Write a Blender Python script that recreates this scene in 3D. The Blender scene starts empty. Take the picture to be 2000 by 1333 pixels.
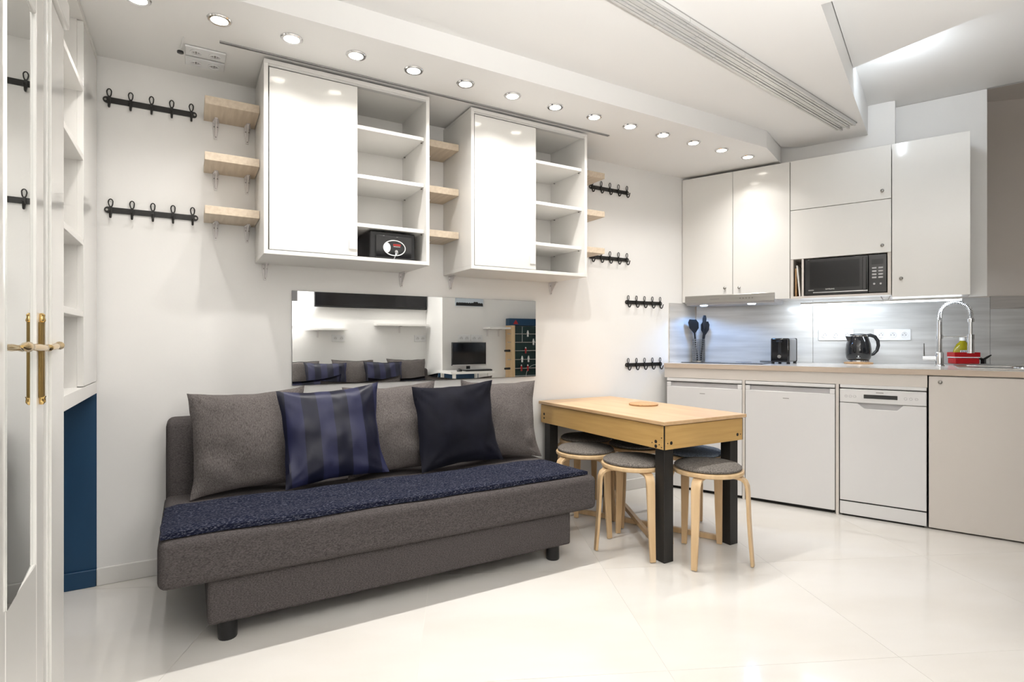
import bpy, math, random
from math import sin, cos, pi, radians as R
from mathutils import Vector, Matrix, noise

# ------------------------------------------------------------------ camera, world, exposure
SC = bpy.context.scene
COL = SC.collection
cam = bpy.data.objects.new('camera', bpy.data.cameras.new('camera'))
COL.objects.link(cam)
cam.data.sensor_width = 36.0
cam.data.lens = 1080 / 2000 * 36
cam.data.clip_start = 0.02
cam.location = (0, 0, 1.06)
cam.rotation_euler = (R(90), 0, R(-30.3))
SC.camera = cam
W = bpy.data.worlds.new('world'); SC.world = W
W.use_nodes = True
W.node_tree.nodes['Background'].inputs[0].default_value = (1, 0.97, 0.93, 1)
W.node_tree.nodes['Background'].inputs[1].default_value = 0.15
SC.view_settings.view_transform = 'Standard'
SC.view_settings.look = 'None'
SC.view_settings.gamma = 1
SC.view_settings.use_curve_mapping = False
SC.view_settings.exposure = -0.14
WARM = (1.0, 0.965, 0.925)
COOL = (0.80, 0.90, 1.0)
SPOT_N = 14.0        # its narrow core beam
SPOT_W = 6.5        # each ceiling spotlight
SPOT2_W = 12.0       # each spotlight of the second row

# ------------------------------------------------------------------ frames
KA = R(-66.4)                              # kitchen run: local x along the fronts, local y into the wall
BA = R(-44.3)                              # tiled wall behind the worktop
CORNER = (3.379, 2.98)
def fr(o, a):                               # frame coordinates -> world
    return (cos(a) * o[0] - sin(a) * o[1], sin(a) * o[0] + cos(a) * o[1], o[2])
def KW(t, c, z=0.0):
    return fr((t, c, z), KA)
def BW(s, q, z=0.0):
    v = fr((s, q, z), BA)
    return (v[0] + CORNER[0], v[1] + CORNER[1], z)
def toK(p):
    return (cos(KA) * p[0] + sin(KA) * p[1], -sin(KA) * p[0] + cos(KA) * p[1])

# ------------------------------------------------------------------ materials
MATS = {}
def mat(name, col, rough=0.5, metal=0.0, var=0.0, vscale=(8, 8, 8), bump=0.0, bscale=(60, 60, 60), col2=None, ramp=(0.35, 0.65),
        spec=0.5, coat=0.0, emit=None, trans=0.0, ior=1.45, detail=4, sheen=0.0):
    if name in MATS: return MATS[name]
    m = bpy.data.materials.new(name); m.use_nodes = True
    nt = m.node_tree; N = nt.nodes; L = nt.links
    b = N['Principled BSDF']
    b.inputs['Base Color'].default_value = (*col, 1)
    b.inputs['Roughness'].default_value = rough
    b.inputs['Metallic'].default_value = metal
    b.inputs['Specular IOR Level'].default_value = spec
    b.inputs['Coat Weight'].default_value = coat
    b.inputs['Coat Roughness'].default_value = 0.05
    b.inputs['Transmission Weight'].default_value = trans
    b.inputs['IOR'].default_value = ior
    if sheen:
        b.inputs['Sheen Weight'].default_value = sheen
    if emit:
        b.inputs['Emission Color'].default_value = (*emit[0], 1)
        b.inputs['Emission Strength'].default_value = emit[1]
    tc = N.new('ShaderNodeTexCoord')
    if col2 is None and var:
        col2 = tuple(max(0, c * (1 - var)) for c in col)
    if col2 is not None:
        mp = N.new('ShaderNodeMapping'); mp.inputs['Scale'].default_value = vscale
        nz = N.new('ShaderNodeTexNoise'); nz.inputs['Scale'].default_value = 1; nz.inputs['Detail'].default_value = detail
        cr = N.new('ShaderNodeValToRGB')
        cr.color_ramp.elements[0].position = ramp[0]; cr.color_ramp.elements[1].position = ramp[1]
        cr.color_ramp.elements[0].color = (*col2, 1); cr.color_ramp.elements[1].color = (*col, 1)
        L.new(tc.outputs['Object'], mp.inputs[0]); L.new(mp.outputs[0], nz.inputs['Vector'])
        L.new(nz.outputs['Fac'], cr.inputs[0]); L.new(cr.outputs[0], b.inputs['Base Color'])
    if bump:
        mp2 = N.new('ShaderNodeMapping'); mp2.inputs['Scale'].default_value = bscale
        n2 = N.new('ShaderNodeTexNoise'); n2.inputs['Scale'].default_value = 1; n2.inputs['Detail'].default_value = 3
        bp = N.new('ShaderNodeBump'); bp.inputs['Strength'].default_value = bump; bp.inputs['Distance'].default_value = 0.004
        L.new(tc.outputs['Object'], mp2.inputs[0]); L.new(mp2.outputs[0], n2.inputs['Vector'])
        L.new(n2.outputs['Fac'], bp.inputs['Height']); L.new(bp.outputs[0], b.inputs['Normal'])
    MATS[name] = m
    return m

WALL = mat('wall_paint', (0.86, 0.85, 0.83), 0.55, var=0.03, vscale=(1.5, 1.5, 1.5), bump=0.05, bscale=(90, 90, 90))
CEIL = mat('ceiling_paint', (0.87, 0.865, 0.85), 0.6, var=0.02, vscale=(1, 1, 1))
GREYWALL = mat('grey_wall_paint', (0.70, 0.635, 0.575), 0.55, var=0.05, vscale=(2, 2, 2))
BLUE = mat('petrol_blue_paint', (0.010, 0.055, 0.125), 0.45, var=0.1, vscale=(2, 2, 2))
LACQ = mat('white_lacquer', (0.80, 0.79, 0.76), 0.12, var=0.015, vscale=(1, 1, 1), coat=0.3)
SATINW = mat('white_melamine', (0.80, 0.785, 0.755), 0.32, var=0.02, vscale=(2, 2, 2))
CREAMP = mat('cream_panel', (0.68, 0.635, 0.59), 0.3, var=0.02, vscale=(2, 2, 2))
APPL = mat('appliance_white', (0.74, 0.735, 0.735), 0.22, var=0.01, vscale=(3, 3, 3))
APPG = mat('appliance_grip_grey', (0.50, 0.49, 0.50), 0.3, var=0.03)
GAPB = mat('black_gap', (0.012, 0.011, 0.010), 0.7, var=0.1)
FLOORM = mat('cream_marble', (0.74, 0.72, 0.685), 0.09, vscale=(1.2, 3.2, 1), col2=(0.68, 0.65, 0.60), ramp=(0.25, 0.6), detail=8, spec=0.5)
JOINT = mat('tile_joint', (0.80, 0.765, 0.70), 0.6, var=0.05)
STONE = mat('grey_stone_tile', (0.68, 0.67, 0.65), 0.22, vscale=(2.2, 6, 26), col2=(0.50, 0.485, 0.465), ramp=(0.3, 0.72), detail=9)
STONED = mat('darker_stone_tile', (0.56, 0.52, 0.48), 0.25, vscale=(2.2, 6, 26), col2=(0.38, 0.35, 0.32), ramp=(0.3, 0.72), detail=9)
SOFA = mat('grey_weave', (0.110, 0.098, 0.096), 0.9, vscale=(170, 420, 420), col2=(0.044, 0.039, 0.039), ramp=(0.3, 0.7), detail=2, bump=0.35, bscale=(500, 500, 500), spec=0.15)
PILG = mat('grey_linen', (0.165, 0.148, 0.142), 0.9, vscale=(380, 380, 120), col2=(0.075, 0.066, 0.064), ramp=(0.3, 0.7), detail=2, bump=0.35, bscale=(450, 450, 450), spec=0.15)
VELVET = mat('navy_velvet', (0.0045, 0.005, 0.012), 0.7, var=0.4, vscale=(9, 9, 9), bump=0.25, bscale=(30, 30, 30), spec=0.2, sheen=0.03)
BLANK = mat('navy_fleck_knit', (0.24, 0.25, 0.31), 0.95, vscale=(110, 420, 420), col2=(0.009, 0.011, 0.025), ramp=(0.52, 0.86), detail=3, bump=0.6, bscale=(150, 300, 300), spec=0.1)
BLACKP = mat('black_plastic', (0.012, 0.012, 0.013), 0.35, var=0.1)
GLOSSB = mat('black_gloss', (0.010, 0.010, 0.011), 0.06, var=0.1, coat=0.4)
IRON = mat('black_iron', (0.014, 0.013, 0.012), 0.45, var=0.2, bump=0.1)
BLKWOOD = mat('black_stained_wood', (0.018, 0.017, 0.016), 0.45, var=0.3, vscale=(30, 30, 3))
OAK = mat('pale_oak', (0.66, 0.56, 0.44), 0.5, vscale=(60, 5, 60), col2=(0.54, 0.44, 0.33), ramp=(0.3, 0.7), detail=6)
BEECH = mat('light_birch', (0.72, 0.53, 0.32), 0.4, vscale=(40, 40, 4), col2=(0.60, 0.41, 0.22), ramp=(0.3, 0.75), detail=5)
TABTOP = mat('oiled_table_top', (0.66, 0.46, 0.27), 0.35, vscale=(26, 3, 20), col2=(0.57, 0.36, 0.19), ramp=(0.3, 0.7), detail=6)
TABAPR = mat('yellow_ply_apron', (0.60, 0.385, 0.145), 0.4, vscale=(4, 4, 60), col2=(0.52, 0.32, 0.11), ramp=(0.3, 0.7), detail=6)
CORK = mat('cork_board', (0.56, 0.34, 0.17), 0.7, var=0.25, vscale=(120, 120, 120))
WTOP = mat('beige_worktop_edge', (0.56, 0.46, 0.37), 0.3, var=0.08, vscale=(6, 40, 40))
WTOPS = mat('worktop_surface', (0.66, 0.62, 0.57), 0.15, var=0.05, vscale=(6, 20, 20))
CHROME = mat('chrome', (0.78, 0.78, 0.79), 0.10, 1.0, var=0.02)
STEEL = mat('brushed_steel', (0.56, 0.55, 0.53), 0.28, 1.0, vscale=(3, 3, 120), col2=(0.46, 0.45, 0.43), ramp=(0.3, 0.7))
NICKEL = mat('nickel_knob', (0.30, 0.29, 0.27), 0.35, 1.0, var=0.05)
BRASS = mat('polished_brass', (0.80, 0.56, 0.23), 0.16, 1.0, var=0.06)
DBRASS = mat('brushed_brass', (0.42, 0.29, 0.11), 0.32, 1.0, var=0.1)
MIRROR = mat('mirror_glass', (0.90, 0.91, 0.905), 0.0, 1.0, var=0.001)
MIRROR2 = mat('door_mirror_glass', (0.80, 0.82, 0.81), 0.01, 1.0, var=0.001)
CLEAR = mat('clear_plastic', (0.80, 0.77, 0.76), 0.2, var=0.08, vscale=(40, 40, 40))
WPLAS = mat('white_plastic', (0.80, 0.80, 0.80), 0.3, var=0.01)
GPLAS = mat('grey_plastic', (0.26, 0.26, 0.27), 0.4, var=0.05)
SCREEN = mat('dark_screen', (0.004, 0.004, 0.005), 0.08, var=0.1)
RAILW = mat('white_aluminium', (0.66, 0.655, 0.64), 0.3, 0.3, var=0.02)
RAILG = mat('rail_groove_grey', (0.30, 0.295, 0.285), 0.5, var=0.05)
TRACKG = mat('grey_track', (0.40, 0.40, 0.39), 0.4, 0.4, var=0.05)
STOOLG = mat('grey_felt', (0.235, 0.215, 0.195), 0.95, vscale=(170, 170, 170), col2=(0.10, 0.092, 0.085), ramp=(0.35, 0.68), detail=3, bump=0.5, bscale=(250, 250, 250), spec=0.1)
STOOLB = mat('blue_grey_felt', (0.20, 0.24, 0.29), 0.95, vscale=(170, 170, 170), col2=(0.10, 0.12, 0.16), ramp=(0.35, 0.68), detail=3, bump=0.5, bscale=(250, 250, 250), spec=0.1)
LAMP = mat('lamp_glow', (1, 1, 1), 0.5, emit=((1.0, 0.93, 0.82), 14.0))
LEDM = mat('led_glow', (1, 1, 1), 0.5, emit=((0.82, 0.91, 1.0), 12.0))
HOODL = mat('hood_lamp_glow', (1, 1, 1), 0.5, emit=((0.62, 0.80, 1.0), 14.0))
RED = mat('red_plastic', (0.42, 0.008, 0.012), 0.3, var=0.15, vscale=(20, 20, 20))
SOAP = mat('yellow_green_soap', (0.42, 0.36, 0.01), 0.15, var=0.25, vscale=(30, 30, 30), trans=0.2)
REDINK = mat('red_print', (0.30, 0.02, 0.015), 0.5, var=0.1)
GREYINK = mat('grey_print', (0.32, 0.31, 0.30), 0.5, var=0.1)
WHITEINK = mat('white_print', (0.75, 0.75, 0.74), 0.5, var=0.02)
GREEN = mat('dark_green_field', (0.006, 0.030, 0.028), 0.4, var=0.2, vscale=(5, 5, 5))
PICT = mat('picture_sky', (0.62, 0.70, 0.78), 0.4, var=0.1, vscale=(3, 3, 3))

def striped(name):
    m = mat(name, (0.045, 0.052, 0.16), 0.32, bump=0.25, bscale=(25, 25, 25), spec=0.4)
    nt = m.node_tree; N = nt.nodes; L = nt.links; b = N['Principled BSDF']
    tc = N.new('ShaderNodeTexCoord'); sp = N.new('ShaderNodeSeparateXYZ')
    mu = N.new('ShaderNodeMath'); mu.operation = 'MULTIPLY'; mu.inputs[1].default_value = 7.6
    fr_ = N.new('ShaderNodeMath'); fr_.operation = 'FRACT'
    cr = N.new('ShaderNodeValToRGB'); cr.color_ramp.interpolation = 'CONSTANT'
    e = cr.color_ramp.elements
    e[0].position = 0; e[0].color = (0.005, 0.006, 0.018, 1)
    e[1].position = 0.5; e[1].color = (0.017, 0.019, 0.055, 1)
    r2 = N.new('ShaderNodeMapRange'); r2.inputs[3].default_value = 0.36; r2.inputs[4].default_value = 0.5
    L.new(tc.outputs['Object'], sp.inputs[0]); L.new(sp.outputs[0], mu.inputs[0]); L.new(mu.outputs[0], fr_.inputs[0])
    L.new(fr_.outputs[0], cr.inputs[0]); L.new(cr.outputs[0], b.inputs['Base Color'])
    L.new(fr_.outputs[0], r2.inputs[0]); L.new(r2.outputs[0], b.inputs['Roughness'])
    return m
STRIPE = striped('navy_satin_stripe')

# ------------------------------------------------------------------ mesh builder
class G:
    def __init__(s, o=(0, 0, 0)):
        s.o = o; s.v = []; s.f = []
    def add(s, vs, fs):
        k = len(s.v); o = s.o
        s.v += [(p[0] - o[0], p[1] - o[1], p[2] - o[2]) for p in vs]
        s.f += [tuple(i + k for i in f) for f in fs]
        return s
    def box(s, x0, x1, y0, y1, z0, z1):
        v = [(x, y, z) for z in (z0, z1) for y in (y0, y1) for x in (x0, x1)]
        return s.add(v, [(0, 2, 3, 1), (4, 5, 7, 6), (0, 1, 5, 4), (2, 6, 7, 3), (0, 4, 6, 2), (1, 3, 7, 5)])
    def prism(s, pts, z0, z1):
        a = sum(pts[i][0] * pts[(i + 1) % len(pts)][1] - pts[(i + 1) % len(pts)][0] * pts[i][1] for i in range(len(pts)))
        if a < 0: pts = pts[::-1]
        n = len(pts)
        v = [(p[0], p[1], z0) for p in pts] + [(p[0], p[1], z1) for p in pts]
        f = [tuple(range(n))[::-1], tuple(range(n, 2 * n))]
        f += [(i, (i + 1) % n, n + (i + 1) % n, n + i) for i in range(n)]
        return s.add(v, f)
    def xprism(s, pts, y0, y1):            # pts in (x, z), extruded along y
        n = len(pts)
        v = [(p[0], y0, p[1]) for p in pts] + [(p[0], y1, p[1]) for p in pts]
        f = [tuple(range(n)), tuple(range(n, 2 * n))[::-1]]
        f += [((i + 1) % n, i, n + i, n + (i + 1) % n) for i in range(n)]
        return s.add(v, f)
    def ring(s, path, rad, n=8, closed=False, cap=True, flat=None):
        P = [Vector(p) for p in path]; m = len(P)
        vs = []; up = None
        for i, p in enumerate(P):
            if closed: d = P[(i + 1) % m] - P[i - 1]
            else: d = P[min(i + 1, m - 1)] - P[max(i - 1, 0)]
            d.normalize()
            if up is None:
                up = Vector((0, 0, 1)) if abs(d.z) < 0.9 else Vector((1, 0, 0))
            up = (up - d * up.dot(d))
            if up.length < 1e-5: up = d.orthogonal()
            up.normalize(); sd = d.cross(up)
            r = rad[i] if isinstance(rad, (list, tuple)) else rad
            for k in range(n):
                a = 2 * pi * k / n
                vs.append(tuple(p + up * (cos(a) * r) + sd * (sin(a) * r * (flat or 1))))
        f = []
        for i in range(m if closed else m - 1):
            j = (i + 1) % m
            for k in range(n):
                q = (k + 1) % n
                f.append((i * n + k, i * n + q, j * n + q, j * n + k))
        if cap and not closed:
            f.append(tuple(range(n))[::-1]); f.append(tuple((m - 1) * n + k for k in range(n)))
        return s.add(vs, f)
    def cyl(s, p0, p1, r0, r1=None, n=20):
        return s.ring([p0, p1], [r0, r0 if r1 is None else r1], n)
    def lathe(s, prof, c=(0, 0, 0), n=28):
        m = len(prof); vs = []; f = []
        for r, z in prof:
            for k in range(n):
                a = 2 * pi * k / n
                vs.append((c[0] + r * cos(a), c[1] + r * sin(a), c[2] + z))
        for i in range(m - 1):
            for k in range(n):
                q = (k + 1) % n
                f.append((i * n + k, i * n + q, (i + 1) * n + q, (i + 1) * n + k))
        f.append(tuple(range(n))[::-1]); f.append(tuple((m - 1) * n + k for k in range(n)))
        return s.add(vs, f)
    def strip(s, path, wid, thick, side):   # rectangular section swept along path; side = width direction
        P = [Vector(p) for p in path]; sd = Vector(side).normalized(); m = len(P); vs = []; f = []
        for i, p in enumerate(P):
            d = (P[min(i + 1, m - 1)] - P[max(i - 1, 0)]).normalized()
            nn = d.cross(sd).normalized()
            w = wid[i] if isinstance(wid, (list, tuple)) else wid
            for a, b in ((-1, -1), (1, -1), (1, 1), (-1, 1)):
                vs.append(tuple(p + sd * (a * w / 2) + nn * (b * thick / 2)))
        for i in range(m - 1):
            for k in range(4):
                q = (k + 1) % 4
                f.append((i * 4 + k, i * 4 + q, i * 4 + 4 + q, i * 4 + 4 + k))
        f.append((3, 2, 1, 0)); f.append(tuple((m - 1) * 4 + k for k in range(4)))
        return s.add(vs, f)
    def make(s, name, m, parent=None, rot=0.0, bevel=0.0, smooth=False, label=None, seg=2, base=(0, 0, 0)):
        me = bpy.data.meshes.new(name)
        me.from_pydata(s.v, [], s.f); me.update()
        import bmesh
        bm = bmesh.new(); bm.from_mesh(me); bmesh.ops.recalc_face_normals(bm, faces=bm.faces); bm.to_mesh(me); bm.free()
        me.materials.append(m)
        o = bpy.data.objects.new(name, me); COL.objects.link(o)
        if bevel:
            b = o.modifiers.new('bevel', 'BEVEL'); b.width = bevel; b.segments = seg; b.limit_method = 'ANGLE'; b.angle_limit = R(40)
            smooth = True
        if smooth:
            me.shade_smooth(); me.set_sharp_from_angle(angle=R(40 if not bevel else 60))
        if parent: o.parent = parent
        else:
            w = fr(s.o, rot); o.location = (w[0] + base[0], w[1] + base[1], w[2] + base[2]); o.rotation_euler = (0, 0, rot)
        if label: o['label'] = label
        return o

def tag(o, label, cat, group=None):
    o['label'] = label; o['category'] = cat
    if group: o['group'] = group
    return o
def struct(o):
    o['kind'] = 'structure'; return o
def thing(name, label, cat, loc=(0, 0, 0), rotz=0.0, group=None):
    o = bpy.data.objects.new(name, None); COL.objects.link(o)
    o.empty_display_size = 0.05
    o.location = loc; o.rotation_euler = (0, 0, rotz)
    return tag(o, label, cat, group)
def kthing(name, label, cat, o, group=None):       # thing in kitchen coordinates
    return thing(name, label, cat, fr(o, KA), KA, group)
def copy_tree(o, parent=None):
    c = o.copy(); COL.objects.link(c); c.parent = parent
    for ch in list(o.children): copy_tree(ch, c)
    return c
def sub(o, parent, loc):                     # shared-mesh copy of a part at a new local place
    c = o.copy(); COL.objects.link(c); c.parent = parent; c.location = loc
    for ch in list(o.children): copy_tree(ch, c)
    return c
def text(body, size, m, parent, loc, rot, name='lettering'):
    cu = bpy.data.curves.new(name, 'FONT'); cu.body = body; cu.size = size; cu.extrude = 0.0004; cu.align_x = 'CENTER'; cu.align_y = 'CENTER'
    t = bpy.data.objects.new(name, cu); COL.objects.link(t)
    dg = bpy.context.evaluated_depsgraph_get()
    me = bpy.data.meshes.new_from_object(t.evaluated_get(dg)); bpy.data.objects.remove(t)
    me.materials.clear(); me.materials.append(m)
    o = bpy.data.objects.new(name, me); COL.objects.link(o); o.parent = parent; o.location = loc; o.rotation_euler = rot
    return o

# ================================================================== ROOM SHELL
YS = 2.98                                    # sofa wall
fl = struct(G().prism([(-0.9, -0.9), (6.1, -0.9), (6.1, 0.3), (6.0, 1.3), (3.45, 3.1), (-0.9, 3.1)], -0.05, -0.0012).make('floor', JOINT))
fl['label'] = 'polished cream marble tile floor'
ta = R(-24.8); TS = 0.8; ti = 0
tile0 = None
for i in range(-5, 10):
    for j in range(-4, 8):
        cx, cy = i * TS + 0.27, j * TS + 0.52
        wx, wy = cos(ta) * cx - sin(ta) * cy, sin(ta) * cx + cos(ta) * cy
        if not (-1.1 < wx < 6.2 and -1.1 < wy < 3.3): continue
        if wx * 0.62 + wy * 0.785 > 4.434 + 0.5: continue
        if tile0 is None:
            tile0 = G().box(-TS / 2 + .0005, TS / 2 - .0005, -TS / 2 + .0005, TS / 2 - .0005, -0.012, 0.0).make('marble_tile', FLOORM, fl)
            tl = tile0
        else:
            tl = tile0.copy(); COL.objects.link(tl); tl.parent = fl
        tl.location = (wx, wy, 0); tl.rotation_euler = (0, 0, ta + (ti % 2) * pi); ti += 1

wb = struct(G().box(-0.90, CORNER[0] + 0.05, YS, YS + 0.1, 0, 2.45).make('wall_back', WALL))
G().box(-0.78, -0.345, YS - 0.004, YS + 0.001, 0, 0.835).make('blue_paint_panel', BLUE, wb, label='dark petrol blue painted strip of wall under the wall cupboard')
struct(G().box(-0.345, 2.97, YS - 0.014, YS, 0, 0.075).make('baseboard_back', SATINW, bevel=0.003))
struct(G().box(-0.78, -0.346, YS - 0.016, YS - 0.004, 0, 0.075).make('baseboard_blue', BLUE, bevel=0.003))
struct(G().box(-0.86, -0.78, 1.95, YS, 0, 2.41).make('wall_closet', BLUE))
struct(G().box(-0.44, -0.362, -0.75, 2.03, 0, 2.41).make('wall_left', WALL))
struct(G().box(-0.42, 2.80, -0.85, -0.75, 0, 2.41).make('wall_front', WALL))
struct(G().box(2.63, 2.73, -0.75, 0.11, 0, 2.41).make('wall_front_return', WALL))
struct(G().box(2.47, 6.0, 0.11, 0.15, 0, 2.75).make('wall_front_desk', WALL))
struct(G().box(5.89, 6.0, 0.15, 1.1, 0, 2.75).make('wall_right', GREYWALL))
# tiled wall behind the kitchen, in its own frame
kb = G()
kb.box(0, 3.22, 0, 0.1, 0, 2.75)
kwall = struct(kb.make('wall_kitchen', GREYWALL, rot=BA, base=(CORNER[0], CORNER[1], 0)))
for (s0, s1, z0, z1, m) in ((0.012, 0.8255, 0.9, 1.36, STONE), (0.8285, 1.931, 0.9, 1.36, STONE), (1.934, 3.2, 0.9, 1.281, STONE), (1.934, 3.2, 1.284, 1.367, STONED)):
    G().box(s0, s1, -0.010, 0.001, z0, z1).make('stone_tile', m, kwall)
G().box(3.10, CORNER[0] - 0.012, YS - 0.010, YS + 0.001, 0.9, 1.345).make('stone_tile', STONE, wb)

# lowered ceiling strip over the sofa wall
sof = struct(G().prism([(-0.86, YS), (-0.86, 2.24), (3.198, 2.237), (3.565, 2.385), (3.72, 2.71), (3.379, YS)], 2.30, 2.45).make('ceiling_soffit', CEIL))
# middle ceiling
R0 = (2.19, 1.29)
A = [(-0.86, -0.85), (2.73, -0.85), (2.73, 0.05), (2.733, 0.05), R0, (3.835, 1.949), (3.70, 2.30), (3.55, 2.375), (3.20, 2.24), (-0.86, 2.24)]
struct(G().prism(A, 2.41, 2.62).make('ceiling', CEIL))
# raised ceiling over the kitchen, dropped board in front of it, niche ceiling behind
B = [R0, (2.733, 0.05), (4.84, 0.05), KW(-0.129, 4.43)[:2], (3.835, 1.949)]
struct(G().prism([(p[0], p[1]) for p in B], 2.60, 2.66).make('ceiling_recess', CEIL))
e1 = lambda x: 1.29 + (x - 2.19) * (1.949 - 1.29) / (3.835 - 2.19)
struct(G().prism([(2.195, 1.287), (2.735, 0.06), (3.12, 0.06), (3.12, e1(3.12) - 0.003)], 2.545, 2.599).make('ceiling_board', CEIL))
nb = [KW(-0.129, 4.431)[:2], (4.842, 0.05), (6.0, 0.05), (6.0, 1.2), BW(0.9, 0.05)[:2]]
struct(G().prism([tuple(p) for p in nb], 2.71, 2.76).make('ceiling_niche', GREYWALL))
# walls above / behind the upper cabinets
g = G(); g.box(-0.80, -0.129, 4.300, 4.33, 2.286, 2.60)
struct(g.make('wall_over_cabinets', WALL, rot=KA))
g = G(); g.box(-0.129, 0.354, 4.43, 4.455, 1.335, 2.598); g.box(-0.129, -0.104, 4.30, 4.43, 2.286, 2.598)
struct(g.make('wall_cabinet_panel', WALL, rot=KA))
g = G(); g.box(0.354, 1.9, 4.43, 4.45, 2.60, 2.71)
struct(g.make('ceiling_step', CEIL, rot=KA))

# ================================================================== LIGHTS
def spot(loc, w, col, size=R(130), rad=0.022, blend=0.6):
    l = bpy.data.lights.new('spot', 'SPOT'); l.energy = w; l.color = col; l.spot_size = size; l.spot_blend = blend; l.shadow_soft_size = rad
    o = bpy.data.objects.new('spot_light', l); COL.objects.link(o); o.location = loc
    return o
def make_downlight(label, group):
    t = thing('ceiling_spotlight', label, 'spotlight', (0, 0, 0), 0, group)
    G().lathe([(0.030, 0.0), (0.0305, -0.006), (0.040, -0.007), (0.0435, -0.003), (0.0435, 0.0)], n=28).make('ring', CHROME, t, smooth=True)
    G().lathe([(0.0, -0.0035), (0.030, -0.0035), (0.030, -0.0005), (0, -0.0005)], n=24).make('lamp', LAMP, t)
    return t
dl = make_downlight('round recessed spotlight with chrome ring in the row above the wall cabinets', 'spotlights in the lowered ceiling over the sofa wall')
for k in range(14):
    x = -0.160 + 0.2617 * k
    o = dl if k == 0 else copy_tree(dl)
    o.location = (x, 2.408, 2.30)
    spot((x, 2.408, 2.285), SPOT_W, WARM)
    spot((x, 2.408, 2.284), SPOT_N, WARM, R(84), 0.02, 0.8)
for k in range(6):
    x = 0.1 + 0.42 * k
    o = copy_tree(dl); o.location = (x, -0.28, 2.41)
    tag(o, 'round recessed spotlight with chrome ring in the ceiling near the television', 'spotlight', 'spotlights in the middle ceiling by the television wall')
    spot((x, -0.28, 2.395), SPOT2_W, WARM, R(150))
# light strip at the edge of the dropped ceiling board
t = thing('cove_light', 'slim white light strip along the edge of the dropped ceiling board', 'light strip', (3.135, 0.9, 2.56))
G((3.135, 0.9, 2.56)).box(3.121, 3.127, 0.2, 1.64, 2.55, 2.598).make('profile', RAILW, t)
G((3.135, 0.9, 2.56)).box(3.127, 3.132, 1.28, 1.63, 2.562, 2.590).make('diffuser', LEDM, t)
al = bpy.data.lights.new('cove', 'AREA'); al.shape = 'RECTANGLE'; al.size = 0.34; al.size_y = 0.02; al.energy = 3.0; al.color = COOL
ao = bpy.data.objects.new('cove_area', al); COL.objects.link(ao); ao.location = (3.136, 1.455, 2.576)
ao.rotation_euler = (0, R(-90), 0); ao.rotation_euler = Vector((-1, 0, 0)).to_track_quat('Z', 'X').to_euler()

# unseen fill uplighter behind the camera, added to even out the room light
t = thing('fill_lamp', 'short black fill lamp added out of view to brighten the ceiling', 'fill lamp', (0.72, -0.56, 0))
G().lathe([(0, 0), (0.13, 0), (0.135, 0.006), (0.13, 0.018), (0.02, 0.024), (0, 0.024)], n=32).make('base', BLACKP, t, smooth=True)
G().cyl((0, 0, 0.02), (0, 0, 0.86), 0.011, n=14).make('pole', BLACKP, t, smooth=True)
G().lathe([(0.02, 0.84), (0.06, 0.86), (0.10, 0.90), (0.115, 0.955), (0.111, 0.955), (0.095, 0.905), (0.055, 0.868), (0.0, 0.86)], n=32).make('shade', BLACKP, t, smooth=True)
G().lathe([(0, 0.88), (0.05, 0.88), (0.05, 0.892), (0, 0.892)], n=20).make('lamp', LAMP, t)
up = spot((0.72, -0.56, 0.96), 340.0, (1.0, 0.985, 0.97), R(122), 0.08, 0.5); up.rotation_euler = (R(180 - 13), 0, R(-42))

# ================================================================== SOFA
def pillow_mesh(w, h, t, seed, ears=0.085, n=34):
    g = G(); top = []; vs = []; fs = []
    for sgn in (1, -1):
        for i in range(n + 1):
            for j in range(n + 1):
                a = -1 + 2 * i / n; b = -1 + 2 * j / n
                x = w / 2 * a * (1 - ears * (1 - b * b)) ; z = h / 2 * b * (1 - ears * (1 - a * a))
                e = max(0, (1 - abs(a) ** 2.2)) * max(0, (1 - abs(b) ** 2.2))
                y = sgn * t / 2 * e ** 0.52
                p = Vector((x * 9 + seed * 7, z * 9, sgn * 3 + seed))
                y += sgn * 0.012 * noise.noise(p) * min(1, e * 3)
                rc = math.hypot(abs(a) - 1, abs(b) - 1); y += sgn * 0.0055 * sin(math.atan2(1 - abs(b), 1 - abs(a)) * 11 + seed) * math.exp(-(rc * 2.2) ** 2) * min(1, e * 6)
                bow = 0.012 * noise.noise(Vector((a * 1.5 + seed, b * 1.5, 4.2))) + 0.022 * (abs(a) * abs(b)) ** 3; y -= bow
                q = Vector((x * 26 + seed * 3, z * 14, seed * 2.0))
                y += sgn * 0.006 * noise.noise(q) * min(1, e * 4) * (1 - 0.6 * e)
                x += 0.004 * noise.noise(Vector((z * 15, seed, 1.5))) ; z += 0.004 * noise.noise(Vector((x * 15, seed, 9.5)))
                vs.append((x, y, z + h / 2))
    m = (n + 1) ** 2
    for k in (0, 1):
        for i in range(n):
            for j in range(n):
                q = [k * m + i * (n + 1) + j, k * m + (i + 1) * (n + 1) + j, k * m + (i + 1) * (n + 1) + j + 1, k * m + i * (n + 1) + j + 1]
                fs.append(tuple(q if k else q[::-1]))
    g.add(vs, fs)
    return g
def pillow(name, label, mt, x, y, z, w, h, t, lean, yaw, roll, seed, group):
    g = pillow_mesh(w, h, t, seed)
    o = g.make(name, mt, smooth=True)
    import bmesh
    bm = bmesh.new(); bm.from_mesh(o.data); bmesh.ops.remove_doubles(bm, verts=bm.verts, dist=0.0006); bm.to_mesh(o.data); bm.free()
    o.data.shade_smooth()
    o.location = (x, y, z); o.rotation_mode = 'XYZ'
    o.rotation_euler = (R(lean), R(roll), R(yaw))
    pts = 60
    return tag(o, label, 'cushion', group)
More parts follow.
